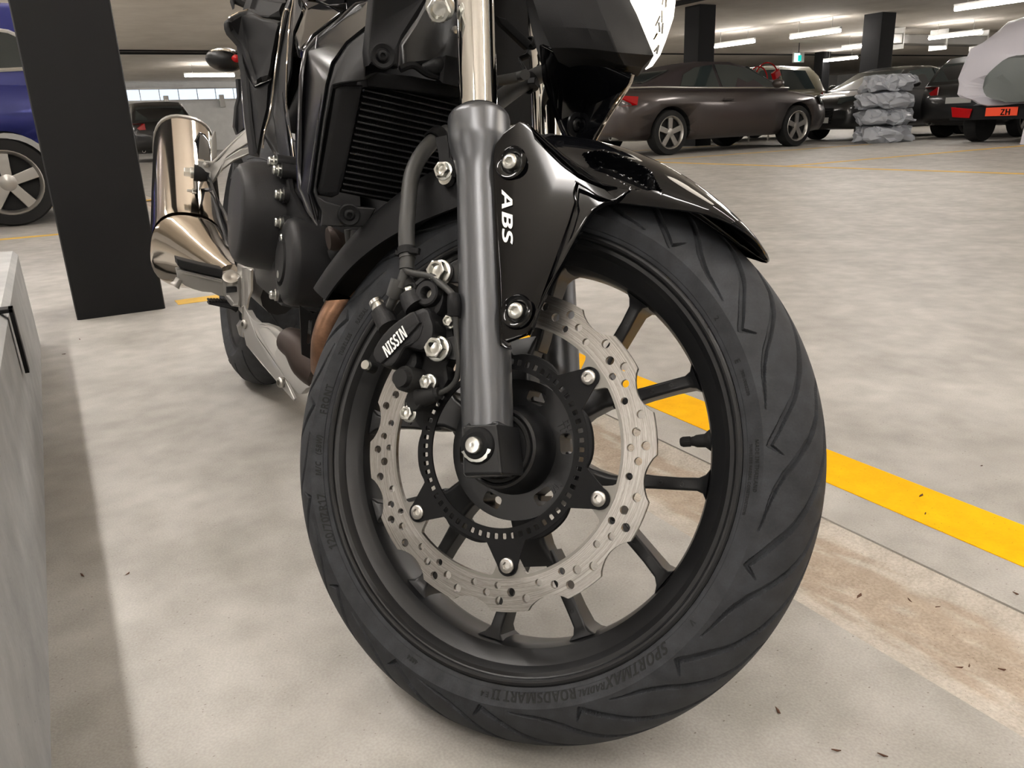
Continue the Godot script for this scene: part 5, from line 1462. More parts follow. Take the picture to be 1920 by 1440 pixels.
	for s in [[-0.035, 0.72, 0.0], [-0.04, 0.86, 0.0], [-0.03, 0.99, 0.0], [-0.012, 1.03, 0.0], [0.012, 1.03, 0.0], [0.012, 1.0, 0.0]]:
		var ring := PackedVector3Array()
		var o := c0.lerp(c2, s[0])
		for j in 40:
			var a := TAU * j / 40
			var k := pow(pow(absf(cos(a)), 2.6) + pow(absf(sin(a)), 2.6), -1.0 / 2.6)
			ring.append(o + (across * cos(a) * 0.067 + up * sin(a) * 0.078) * k * s[1])
		rings.append(ring)
	g.loft(rings)
	sub("end_cap", g, M.aluminium, mu)
	g = Geo.new()
	rings = []
	var e1 := Vector3(-0.86, 0.0407, 0.1616)
	for s in [[0.0, 0.96, 0.0], [0.02, 0.985, 0.0], [0.08, 0.97, 0.0], [0.25, 0.84, 0.0], [0.5, 0.66, 0.0], [0.8, 0.52, 0.0], [1.05, 0.44, 0.0]]:
		var ring := PackedVector3Array()
		var o := c2.lerp(e1, s[0])
		for j in 40:
			var a := TAU * j / 40
			var k := pow(pow(absf(cos(a)), 2.6) + pow(absf(sin(a)), 2.6), -1.0 / 2.6)
			ring.append(o + (across * cos(a) * 0.067 + up * sin(a) * 0.078) * k * s[1])
		rings.append(ring)
	g.loft(rings)
	body("exhaust_chamber", g, M.polished, "polished tapering exhaust chamber")
	g = Geo.new()
	g.slab(p3([-1.33, 0.2799, 0.1883, -1.36, 0.3024, 0.1748, -1.36, 0.3, 0.1619, -1.34, 0.2851, 0.1536, -1.3, 0.2647, 0.1554, -1.26, 0.2419, 0.1591, -1.22, 0.2292, 0.1773, -1.2, 0.2203, 0.1964, -1.27, 0.251, 0.194]), BACK * 0.01, 0.003)
	body("silencer_cover", g, M.gloss_black, "black shield on the silencer")
	g = Geo.new()
	g.slab(p3([-1.1, 0.2107, 0.2049, -1.08, 0.2263, 0.1902, -1, 0.2069, 0.1864, -0.95, 0.1759, 0.1793, -0.92, 0.1399, 0.1721, -0.88, 0.12, 0.1673, -0.84, 0.0729, 0.1569, -0.82, 0.0594, 0.1523, -0.84, 0.115, 0.1635, -0.9, 0.1557, 0.1755, -1, 0.1871, 0.1855, -1.04, 0.184, 0.1929, -1.02, 0.1382, 0.203, -1.04, 0.1361, 0.2081]), BACK * 0.06, 0.004)
	body("swingarm_guard", g, M.satin_black)
	g = Geo.new()
	g.slab(p3([-0.96, 0.3115, 0.1335, -0.95, 0.297, 0.126, -0.95, 0.2895, 0.1244, -0.98, 0.2696, 0.1463, -1, 0.2551, 0.1597, -1.02, 0.2232, 0.1701, -1.03, 0.2026, 0.1802, -1.04, 0.2049, 0.1889, -1.04, 0.2203, 0.1871, -1.05, 0.2251, 0.2057, -1.05, 0.2413, 0.2068, -1.03, 0.244, 0.182, -1.02, 0.2496, 0.1786, -1, 0.2775, 0.1583]), BACK * 0.015, 0.003)
	g.slab(p3([-0.95, 0.2826, 0.1252, -0.95, 0.27, 0.1209, -0.98, 0.2495, 0.1501, -1, 0.232, 0.1658, -1.01, 0.2234, 0.1714, -1, 0.2492, 0.1666, -0.97, 0.2726, 0.1431]), BACK * 0.015, 0.003)
	var ha := body("silencer_hanger", g, M.aluminium, "cast aluminium silencer hanger arm")
	g = Geo.new()
	g.lathe([Vector2(0, -0.03), Vector2(0.012, -0.03), Vector2(0.016, -0.012), Vector2(0.016, 0.0), Vector2(0, 0.0)], Vector3(-1.06, 0.2175, 0.2129), Vector3(-0.1, 0, 1), 20)
	sub("rubber_bush", g, M.rubber_plain, ha)
	g = Geo.new()
	hex_bolt(g, Vector3(-1.06, 0.217, 0.217), Vector3(-0.1, 0, 1), 0.009, 0.014)
	sub("hanger_bolt", g, M.zinc, ha)
	g = Geo.new()
	g.lathe([Vector2(0, 0), Vector2(0.0055, 0), Vector2(0.0055, 0.006), Vector2(0, 0.007)], Vector3(-1.04, 0.2351, 0.195), Vector3(1, 0, 0), 16)
	sub("hanger_rivet", g, M.bolt_steel, ha)
	g = Geo.new()
	hex_bolt(g, Vector3(-1.08, 0.1757, 0.2105), Vector3(-0.1, 0, 1), 0.009, 0.012)
	body("silencer_bolt", g, M.bolt_steel)
	g = Geo.new()
	g.slab(p3([-1.2, 0.2858, 0.1681, -1.2, 0.3056, 0.1629, -1.2, 0.3036, 0.1588, -1.2, 0.2741, 0.1553, -1.2, 0.2522, 0.1544, -1.2, 0.2453, 0.1642]), BACK * 0.008, 0.002)
	body("hanger_stay", g, M.aluminium)

func rear_wheel() -> void:
	var g := Geo.new()
	var prof := []
	for k in 41:
		var b := lerpf(-PI * 0.46, PI * 0.46, k / 40.0)
		prof.append(Vector2(0.235 + 0.08 * cos(b), 0.08 * sin(b)))
	prof.append(Vector2(0.225, 0.062)); prof.append(Vector2(0.222, -0.062))
	g.lathe(prof, Vector3(-1.42, 0.018, 0), Vector3(0, 0, 1), 96, true)
	var rt := body("rear_tyre", g, M.rubber, "black rear tyre")
	for side in [1, -1]:
		for i in 16: # raised tread ribs
			var a0 := TAU * i / 16
			var path := PackedVector3Array()
			for k in 6:
				var f := k / 5.0
				var b: float = lerpf(0.12, 1.2, f) * side
				var a := a0 + f * 0.35
				var r := 0.235 + 0.0795 * cos(b)
				path.append(Vector3(-1.42 + cos(a) * r, 0.018 + sin(a) * r, 0.0795 * sin(b)))
			var gg := Geo.new()
			gg.tube(path, 0.0022, 6, 3)
			sub("tread_rib", gg, M.rubber, rt)
	g = Geo.new()
	g.lathe([Vector2(0.224, 0.064), Vector2(0.23, 0.066), Vector2(0.224, 0.06), Vector2(0.2, 0.04), Vector2(0.196, 0.0), Vector2(0.2, -0.04), Vector2(0.224, -0.06), Vector2(0.23, -0.066), Vector2(0.224, -0.064), Vector2(0.205, 0.0)], Vector3(-1.42, 0.018, 0), Vector3(0, 0, 1), 64, true)
	g.lathe([Vector2(0.0, -0.06), Vector2(0.06, -0.06), Vector2(0.06, 0.06), Vector2(0.0, 0.06)], Vector3(-1.42, 0.018, 0), Vector3(0, 0, 1), 32)
	for i in 5:
		var a := TAU * i / 5
		g.tube(PackedVector3Array([Vector3(-1.42 + cos(a) * 0.05, 0.018 + sin(a) * 0.05, 0), Vector3(-1.42 + cos(a) * 0.2, 0.018 + sin(a) * 0.2, 0)]), 0.016, 10, 1)
	body("rear_rim", g, M.satin_black)
	g = Geo.new()
	g.tube(PackedVector3Array([Vector3(-0.75, 0.03, 0.1), Vector3(-1.1, 0.03, 0.11), Vector3(-1.45, 0.018, 0.11)]), [0.03, 0.028, 0.024], 12, 4)
	body("swingarm_leg", g, M.satin_black)
	g = Geo.new()
	g.tube(PackedVector3Array([Vector3(-0.75, 0.03, -0.1), Vector3(-1.1, 0.03, -0.11), Vector3(-1.45, 0.018, -0.11)]), [0.03, 0.028, 0.024], 12, 4)
	body("swingarm_leg", g, M.satin_black)
	# side stand, on the far side
	g = Geo.new()
	var foot := BIKE.affine_inverse() * Vector3(BASE.x + 0.32, 0.006, BASE.z - 0.72)
	g.tube(PackedVector3Array([Vector3(-0.68, -0.02, -0.12), foot.lerp(Vector3(-0.68, -0.02, -0.12), 0.4), foot]), [0.012, 0.011, 0.01], 12, 4)
	g.ball(foot, Vector3(0.03, 0.006, 0.02))
	body("side_stand", g, M.satin_black)
	# tail
	g = Geo.new()
	g.slab(PackedVector3Array([Vector3(-0.6, 0.42, 0.1), Vector3(-1.0, 0.45, 0.11), Vector3(-1.45, 0.56, 0.08), Vector3(-1.5, 0.62, 0.07), Vector3(-1.0, 0.53, 0.11), Vector3(-0.6, 0.5, 0.1)]), Vector3(0, 0, -0.2), 0.01)
	body("tail_unit", g, M.matte_black)

func upper_parts() -> void:
	var g := Geo.new()
	var c0 := fork_point(0.745, 0.0)
	g.slab(PackedVector3Array([c0 + Vector3(0.03, 0, 0.125), c0 + Vector3(0.03, 0, -0.125), c0 + Vector3(-0.03, 0, -0.125), c0 + Vector3(-0.08, 0, 0.0), c0 + Vector3(-0.03, 0, 0.125)]), FORK * 0.03, 0.004)
	front("top_yoke", g, M.satin_black)
	g = Geo.new()
	g.tube(PackedVector3Array([fork_point(0.83, 0.38) + Vector3(-0.12, 0, 0), fork_point(0.85, 0.2) + Vector3(-0.04, 0, 0), fork_point(0.81, 0.07), fork_point(0.81, -0.07), fork_point(0.85, -0.2) + Vector3(-0.04, 0, 0), fork_point(0.83, -0.38) + Vector3(-0.12, 0, 0)]), 0.0125, 14, 6)
	var hb := front("handlebar", g, M.satin_black)
	for e in [1.0, -1.0]:
		g = Geo.new()
		g.tube(PackedVector3Array([fork_point(0.842, 0.27 * e) + Vector3(-0.068, 0, 0), fork_point(0.831, 0.375 * e) + Vector3(-0.118, 0, 0)]), 0.017, 16, 2)
		sub("grip", g, M.rubber_plain, hb)
	g = Geo.new()
	var rings := []
	for s in [[-0.28, 0.06, 0.62, 0.68], [-0.34, 0.12, 0.58, 0.75], [-0.44, 0.145, 0.57, 0.8], [-0.56, 0.14, 0.56, 0.78], [-0.66, 0.1, 0.56, 0.7], [-0.72, 0.07, 0.57, 0.64]]:
		var ring := PackedVector3Array()
		for j in 32:
			var a := TAU * j / 32
			var k := pow(pow(absf(cos(a)), 2.6) + pow(absf(sin(a)), 2.6), -1.0 / 2.6)
			ring.append(Vector3(s[0], (s[2] + s[3]) / 2 + sin(a) * k * (s[3] - s[2]) / 2, cos(a) * k * s[1]))
		rings.append(ring)
	g.loft(rings)
	body("fuel_tank", g, M.gloss_black, "glossy black fuel tank")
	g = Geo.new()
	g.slab(PackedVector3Array([Vector3(-0.7, 0.58, 0.11), Vector3(-1.0, 0.58, 0.13), Vector3(-1.3, 0.66, 0.1), Vector3(-1.36, 0.71, 0.1), Vector3(-1.0, 0.64, 0.13), Vector3(-0.72, 0.64, 0.11)]), Vector3(0, 0, -0.24), 0.015)
	body("saddle", g, M.rubber_plain)

func motorcycle() -> void:
	bike = thing("motorcycle", "black motorcycle leaning on its side stand, front wheel turned, next to the yellow line", "motorcycle", BASE)
	front_wheel()
	forks()
	caliper()
	hoses()
	mudguard()
	headlamp()
	radiator()
	fairing()
	engine()
	upper_parts()
	lower_parts()
	rear_wheel()


# ---------------------------------------------------------------- cars: x forward, y up, z to the car's right
func car_wheel(g: Node3D, at: Vector3, r: float, side: float, rim: Material) -> void:
	var t := Geo.new()
	t.lathe([Vector2(r * 0.7, 0.1), Vector2(r * 0.96, 0.1), Vector2(r, 0.07), Vector2(r, -0.08), Vector2(r * 0.96, -0.11), Vector2(r * 0.7, -0.11), Vector2(0.0, -0.1), Vector2(0.0, 0.02), Vector2(r * 0.66, 0.03)], Vector3.ZERO, Vector3(0, 0, side), 36, true)
	var ty := put("tyre", t.mesh(), M.rubber_plain, g, Transform3D(Basis.IDENTITY, at))
	var w := Geo.new()
	w.lathe([Vector2(r * 0.64, 0.06), Vector2(r * 0.73, 0.1), Vector2(r * 0.74, 0.105), Vector2(r * 0.72, 0.11), Vector2(r * 0.66, 0.09)], Vector3.ZERO, Vector3(0, 0, side), 36, true)
	w.lathe([Vector2(0, 0.03), Vector2(r * 0.2, 0.03), Vector2(r * 0.19, 0.085), Vector2(r * 0.1, 0.095), Vector2(0, 0.095)], Vector3.ZERO, Vector3(0, 0, side), 20)
	for i in 5:
		var a := TAU * i / 5 + 0.3
		var d := Vector3(cos(a), sin(a), 0); var s := Vector3(-sin(a), cos(a), 0)
		var z := Vector3(0, 0, side * 0.085)
		w.slab(PackedVector3Array([d * r * 0.12 + s * r * 0.11 + z, d * r * 0.68 + s * r * 0.13 + z, d * r * 0.68 - s * r * 0.13 + z, d * r * 0.12 - s * r * 0.11 + z]), Vector3(0, 0, -side * 0.03), 0.006)
	put("wheel_rim", w.mesh(), rim, ty)

func car(called: String, label: String, at: Vector3, turn: float, k: Dictionary) -> Node3D:
	var o := thing(called, label, "car", at, turn)
	var rings := []
	for s in k.body: # x, half width, top, bottom
		var w: float = s[1]; var t: float = s[2]; var b: float = s[3]
		var ring := PackedVector3Array()
		var side := [[0.55, b], [0.88, b + 0.01], [0.97, b + 0.1], [1.0, lerpf(b, t, 0.45)], [0.985, lerpf(b, t, 0.72)], [0.95, t - 0.07], [0.88, t - 0.015], [0.6, t + 0.012], [0.25, t + 0.02]]
		for p in side: ring.append(Vector3(s[0], p[1], w * p[0]))
		for i in range(side.size() - 1, -1, -1): ring.append(Vector3(s[0], side[i][1], -w * side[i][0]))
		rings.append(ring)
	var g := Geo.new()
	g.loft(rings)
	var cut := CSGCombiner3D.new()
	cut.name = "body"
	var shell := CSGMesh3D.new()
	shell.name = "shell"
	shell.mesh = g.mesh(50.0)
	shell.material = k.paint
	cut.add_child(shell)
	for x in k.axles:
		var c := CSGCylinder3D.new()
		c.name = "arch"
		c.operation = CSGShape3D.OPERATION_SUBTRACTION
		c.radius = k.wheel * 1.14; c.height = 3.0; c.sides = 32
		c.rotation.x = PI / 2
		c.position = Vector3(x, k.wheel * 1.02, 0)
		c.material = M.matte_black
		cut.add_child(c, true)
	o.add_child(cut)
	# cabin
	rings = []
	for s in k.cabin: # x, half width at the belt, half width at the roof, roof height
		var y0: float = k.belt - 0.1
		var ring := PackedVector3Array()
		var side := [[s[1] * 0.98, y0], [s[1], k.belt], [lerpf(s[1], s[2], 0.55), lerpf(k.belt, s[3], 0.55)], [s[2] * 1.02, s[3] - 0.06 * clampf((s[3] - k.belt) / 0.3, 0, 1)], [s[2] * 0.9, s[3] - 0.012], [s[2] * 0.45, s[3] + 0.008]]
		for p in side: ring.append(Vector3(s[0], p[1], p[0]))
		for i in range(side.size() - 1, -1, -1): ring.append(Vector3(s[0], side[i][1], -side[i][0]))
		rings.append(ring)
	g = Geo.new()
	g.loft(rings)
	put("cabin", g.mesh(50.0), k.roof, o)
	# side windows follow the cabin's slope
	var z_at := func(x: float, y: float) -> float:
		var c: Array = k.cabin
		for i in c.size() - 1:
			if x <= c[i + 1][0]:
				var f := clampf((x - c[i][0]) / (c[i + 1][0] - c[i][0]), 0, 1)
				var wb := lerpf(c[i][1], c[i + 1][1], f); var wr := lerpf(c[i][2], c[i + 1][2], f); var top := lerpf(c[i][3], c[i + 1][3], f)
				return lerpf(wb, wr, clampf((y - k.belt) / maxf(top - k.belt, 0.05), 0, 1))
		return c[-1][1]
	for s in [1.0, -1.0]:
		for wpoly in k.windows:
			var p := PackedVector3Array()
			for i in range(0, wpoly.size(), 2): p.append(Vector3(wpoly[i], wpoly[i + 1], s * (z_at.call(wpoly[i], wpoly[i + 1]) + 0.012)))
			g = Geo.new()
			g.slab(p, Vector3(0, 0, -s * 0.02))
			var win := put("side_window", g.mesh(), M.car_glass, o)
			if k.get("chrome", false):
				g = Geo.new()
				p.append(p[0])
				g.tube(p, 0.016, 6, 1)
				put("window_frame", g.mesh(), M.zinc, win)
		for x in k.axles: car_wheel(o, Vector3(x, k.wheel, s * (k.track)), k.wheel, s, k.rim)
		g = Geo.new()
		g.ball(Vector3(k.mirror, k.belt + 0.07, s * (k.half + 0.1)), Vector3(0.09, 0.07, 0.1))
		put("wing_mirror", g.mesh(), k.paint, o)
		g = Geo.new()
		g.slab(PackedVector3Array([Vector3(-0.35, k.belt - 0.16, s * (k.half + 0.005)), Vector3(-0.13, k.belt - 0.16, s * (k.half + 0.005)), Vector3(-0.13, k.belt - 0.13, s * (k.half + 0.005)), Vector3(-0.35, k.belt - 0.13, s * (k.half + 0.005))]), Vector3(0, 0, s * 0.025), 0.004)
		put("door_handle", g.mesh(), k.paint, o)
		g = Geo.new()
		g.slab(p3([k.rear + 0.0, k.lamp_y, s * 0.42, k.rear + 0.01, k.lamp_y + 0.15, s * 0.42, k.rear + 0.04, k.lamp_y + 0.15, s * 0.7, k.rear + 0.3, k.lamp_y + 0.12, s * (k.half - 0.03), k.rear + 0.28, k.lamp_y, s * (k.half - 0.03), k.rear + 0.04, k.lamp_y - 0.01, s * 0.7]), Vector3(-0.012, 0, s * 0.02), 0.004)
		put("tail_lamp", g.mesh(), M.red_lens, o)
		g = Geo.new()
		g.slab(p3([k.nose, k.lamp_y - 0.08, s * 0.42, k.nose - 0.03, k.lamp_y + 0.04, s * 0.42, k.nose - 0.16, k.lamp_y + 0.06, s * 0.72, k.nose - 0.4, k.lamp_y + 0.07, s * (k.half - 0.09), k.nose - 0.34, k.lamp_y - 0.06, s * (k.half - 0.07), k.nose - 0.12, k.lamp_y - 0.1, s * 0.7]), Vector3(0.02, 0, s * 0.02), 0.004)
		put("headlamp_unit", g.mesh(), M.car_glass, o)
	# front and rear screens
	for e in [[k.windscreen, 1.0], [k.rear_screen, -1.0]]:
		var q: Array = e[0]
		g = Geo.new()
		g.slab(p3([q[0], q[1], q[2], q[3], q[4], q[5], q[3], q[4], -q[5], q[0], q[1], -q[2]]), Vector3(-e[1] * 0.012, -0.012, 0), 0.002)
		put("windscreen" if e[1] > 0 else "rear_screen", g.mesh(), M.car_glass, o)
	# grille, plates, exhaust tips
	g = Geo.new()
	g.slab(p3([k.nose + 0.015, 0.34, 0.3, k.nose + 0.0, 0.66, 0.36, k.nose + 0.0, 0.66, -0.36, k.nose + 0.015, 0.34, -0.3]), Vector3(-0.04, 0, 0), 0.01)
	var gr := put("grille", g.mesh(), M.matte_black, o)
	for i in 5:
		g = Geo.new()
		var y := 0.38 + 0.055 * i
		g.slab(p3([k.nose + 0.02, y, 0.31, k.nose + 0.02, y + 0.012, 0.31, k.nose + 0.02, y + 0.012, -0.31, k.nose + 0.02, y, -0.31]), Vector3(-0.02, 0, 0), 0.002)
		put("grille_slat", g.mesh(), M.satin_black, gr)
	for e in [[k.nose + 0.025, 0.36, -0.02], [k.rear - 0.012, k.lamp_y - 0.16, 0.02]]:
		g = Geo.new()
		g.slab(p3([e[0], e[1], 0.25, e[0], e[1] + 0.11, 0.25, e[0], e[1] + 0.11, -0.25, e[0], e[1], -0.25]), Vector3(e[2], 0, 0), 0.002)
		put("number_plate", g.mesh(), M.plate, o)
	for s in [1.0, -1.0]:
		g = Geo.new()
		g.lathe([Vector2(0.03, -0.1), Vector2(0.04, -0.1), Vector2(0.04, 0.03), Vector2(0.03, 0.03)], Vector3(k.rear + 0.07, 0.29, s * 0.55), Vector3(-1, 0, 0), 16, true)
		put("exhaust_tip", g.mesh(), M.zinc, o)
	return o

func saloon(paint: Material, roof: Material, dy := 0.0) -> Dictionary:
	return {"paint": paint, "roof": roof, "rim": M.alloy, "wheel": 0.33, "track": 0.79, "half": 0.91, "belt": 0.93 + dy, "rear": -2.3, "nose": 2.3, "lamp_y": 0.74 + dy, "mirror": 0.72, "axles": [-1.37, 1.38],
		"body": [[-2.3, 0.62, 0.72 + dy, 0.36], [-2.27, 0.74, 0.9 + dy, 0.3], [-2.1, 0.84, 0.97 + dy, 0.25], [-1.6, 0.9, 0.97 + dy, 0.21], [-0.8, 0.915, 0.955 + dy, 0.2], [0.0, 0.92, 0.94 + dy, 0.2], [0.8, 0.915, 0.93 + dy, 0.2], [1.3, 0.9, 0.9 + dy, 0.21], [1.8, 0.87, 0.84 + dy, 0.22], [2.12, 0.8, 0.76 + dy, 0.24], [2.27, 0.7, 0.68 + dy, 0.27], [2.3, 0.6, 0.6 + dy, 0.3]],
		"cabin": [[-1.95, 0.72, 0.7, 0.98 + dy], [-1.5, 0.8, 0.66, 1.12 + dy], [-0.95, 0.83, 0.6, 1.3 + dy], [-0.4, 0.845, 0.585, 1.375 + dy], [0.1, 0.85, 0.59, 1.37 + dy], [0.45, 0.85, 0.6, 1.3 + dy], [1.2, 0.8, 0.74, 0.93 + dy]],
		"windows": [[-0.3, 0.97 + dy, 0.98, 0.955 + dy, 0.42, 1.25 + dy, -0.02, 1.31 + dy, -0.3, 1.315 + dy], [-1.12, 1.0 + dy, -0.36, 0.975 + dy, -0.36, 1.31 + dy, -0.72, 1.27 + dy, -0.98, 1.17 + dy]],
		"windscreen": [1.12, 0.96 + dy, 0.7, 0.5, 1.29 + dy, 0.55], "rear_screen": [-1.72, 1.06 + dy, 0.6, -1.15, 1.25 + dy, 0.52]}

func hatch(paint: Material, roof: Material, h: float, length := 4.2) -> Dictionary:
	var b := length / 2
	var belt := h * 0.64
	return {"paint": paint, "roof": roof, "rim": M.alloy, "wheel": 0.33, "track": 0.76, "half": 0.88, "belt": belt, "rear": -b, "nose": b, "lamp_y": belt - 0.16, "mirror": b - 1.35, "axles": [-b + 0.82, b - 0.85],
		"body": [[-b, 0.66, belt - 0.2, 0.38], [-b + 0.04, 0.78, belt + 0.01, 0.3], [-b + 0.25, 0.85, belt + 0.02, 0.24], [-b + 0.8, 0.88, belt + 0.02, 0.21], [0.0, 0.89, belt, 0.2], [b - 1.1, 0.88, belt - 0.02, 0.2], [b - 0.5, 0.84, belt - 0.1, 0.22], [b - 0.14, 0.76, belt - 0.24, 0.25], [b, 0.62, belt - 0.36, 0.3]],
		"cabin": [[-b + 0.06, 0.76, 0.7, belt + 0.03], [-b + 0.22, 0.8, 0.64, h - 0.2], [-b + 0.45, 0.82, 0.6, h - 0.03], [-0.4, 0.84, 0.6, h], [b - 1.75, 0.84, 0.6, h - 0.05], [b - 0.95, 0.79, 0.7, belt + 0.0]],
		"windows": [[-0.35, belt + 0.03, b - 1.1, belt + 0.02, b - 1.75, h - 0.12, -0.35, h - 0.1], [-b + 0.5, belt + 0.05, -0.42, belt + 0.03, -0.42, h - 0.1, -b + 0.7, h - 0.13]],
		"windscreen": [b - 1.0, belt + 0.03, 0.68, b - 1.68, h - 0.07, 0.55], "rear_screen": [-b + 0.08, belt + 0.08, 0.62, -b + 0.26, h - 0.14, 0.55]}

func others() -> void:
	mat("brown_paint", Color(0.185, 0.145, 0.13), 0.15, 0.3).clearcoat_enabled = true
	mat("brown_roof", Color(0.165, 0.13, 0.135), 0.85)
	mat("black_paint", Color(0.035, 0.035, 0.037), 0.1).clearcoat_enabled = true
	mat("grey_black", Color(0.09, 0.092, 0.09), 0.14).clearcoat_enabled = true
	mat("blue_paint", Color(0.02, 0.10, 0.47), 0.14, 0.4).clearcoat_enabled = true
	mat("olive_paint", Color(0.42, 0.4, 0.31), 0.15).clearcoat_enabled = true
	mat("car_glass", Color(0.17, 0.2, 0.2), 0.05, 0.0, 0.9)
	mat("alloy", Color(0.66, 0.65, 0.63), 0.3, 0.8)
	mat("plate", Color(0.78, 0.78, 0.76), 0.5)
	mat("tarp", Color(0.72, 0.71, 0.735), 0.48)
	mat("tarp_dark", Color(0.36, 0.38, 0.37), 0.6)
	mat("orange", Color(0.9, 0.27, 0.09), 0.5)
	var bag := mat("bag", Color(0.74, 0.755, 0.78), 0.35)
	bag.transparency = BaseMaterial3D.TRANSPARENCY_ALPHA
	bag.albedo_color.a = 0.82
	var k := saloon(M.brown_paint, M.brown_roof)
	var a5 := car("convertible_car", "dark brown convertible with cloth roof and silver wheels across the drive lane", Vector3(10.65, 0, -11.6), 0.0, k)
	var g := Geo.new()
	g.tube(p3([-2.2, 0.985, 0.78, -1.6, 0.985, 0.85, -0.9, 0.965, 0.9, 0.0, 0.952, 0.905, 0.9, 0.94, 0.9, 1.15, 0.935, 0.85]), 0.012, 8, 4)
	put("belt_trim", g.mesh(), M.zinc, a5)
	a5.scale = Vector3.ONE * 1.09
	k = saloon(M.black_paint, M.black_paint, 0.06)
	k.rim = M.matte_black
	var au := car("saloon_car", "black saloon facing the lane behind the stack of bagged tyres", Vector3(16.35, 0, -11.75), PI, k)
	for i in 4: # four linked rings on the grille
		g = Geo.new()
		var ring := []
		for j in 20: ring.append(Vector2(0.036 + 0.005 * cos(TAU * j / 20), 0.005 * sin(TAU * j / 20)))
		g.lathe(ring, Vector3(2.345, 0.6, 0.085 - 0.057 * i), Vector3(1, 0, 0), 24, true)
		put("badge_ring", g.mesh(), M.zinc, au)
	car("small_car", "small car with a pale olive roof between the two dark columns", Vector3(15.0, 0, -14.75), PI, hatch(M.olive_paint, M.olive_paint, 1.66, 3.9))
	k = hatch(M.black_paint, M.black_paint, 1.5, 4.3)
	car("hatchback_car", "black hatchback with red tail lamps beside the covered trailer", Vector3(17.3, 0, -9.5), 0.0, k)
	k = hatch(M.blue_paint, M.blue_paint, 1.68, 4.4)
	k.chrome = true
	k.windows = [[-0.3, 1.1, 1.1, 1.09, 0.45, 1.52, -0.3, 1.58], [-1.2, 1.12, -0.38, 1.1, -0.38, 1.56, -0.8, 1.54], [-1.95, 1.24, -1.8, 1.16, -1.28, 1.13, -1.1, 1.5, -1.6, 1.42]]
	var bl := car("family_car", "blue car with chrome framed windows behind the black column", Vector3(-1.62, 0, -8.25), PI, k)
	bl.set_meta("category", "car")
	car("estate_car", "black car with red tail lamps parked at the back wall", Vector3(2.95, 0, -25.5), PI / 2, hatch(M.black_paint, M.black_paint, 1.52, 4.4))
	trailer()
	tyres()
	small_things()

func crumple(p: Vector3, amount: float, f: FastNoiseLite) -> Vector3:
	return p + Vector3(f.get_noise_3d(p.x, p.y, p.z), f.get_noise_3d(p.x + 31, p.y, p.z) * 0.6, f.get_noise_3d(p.x, p.y + 57, p.z)) * amount

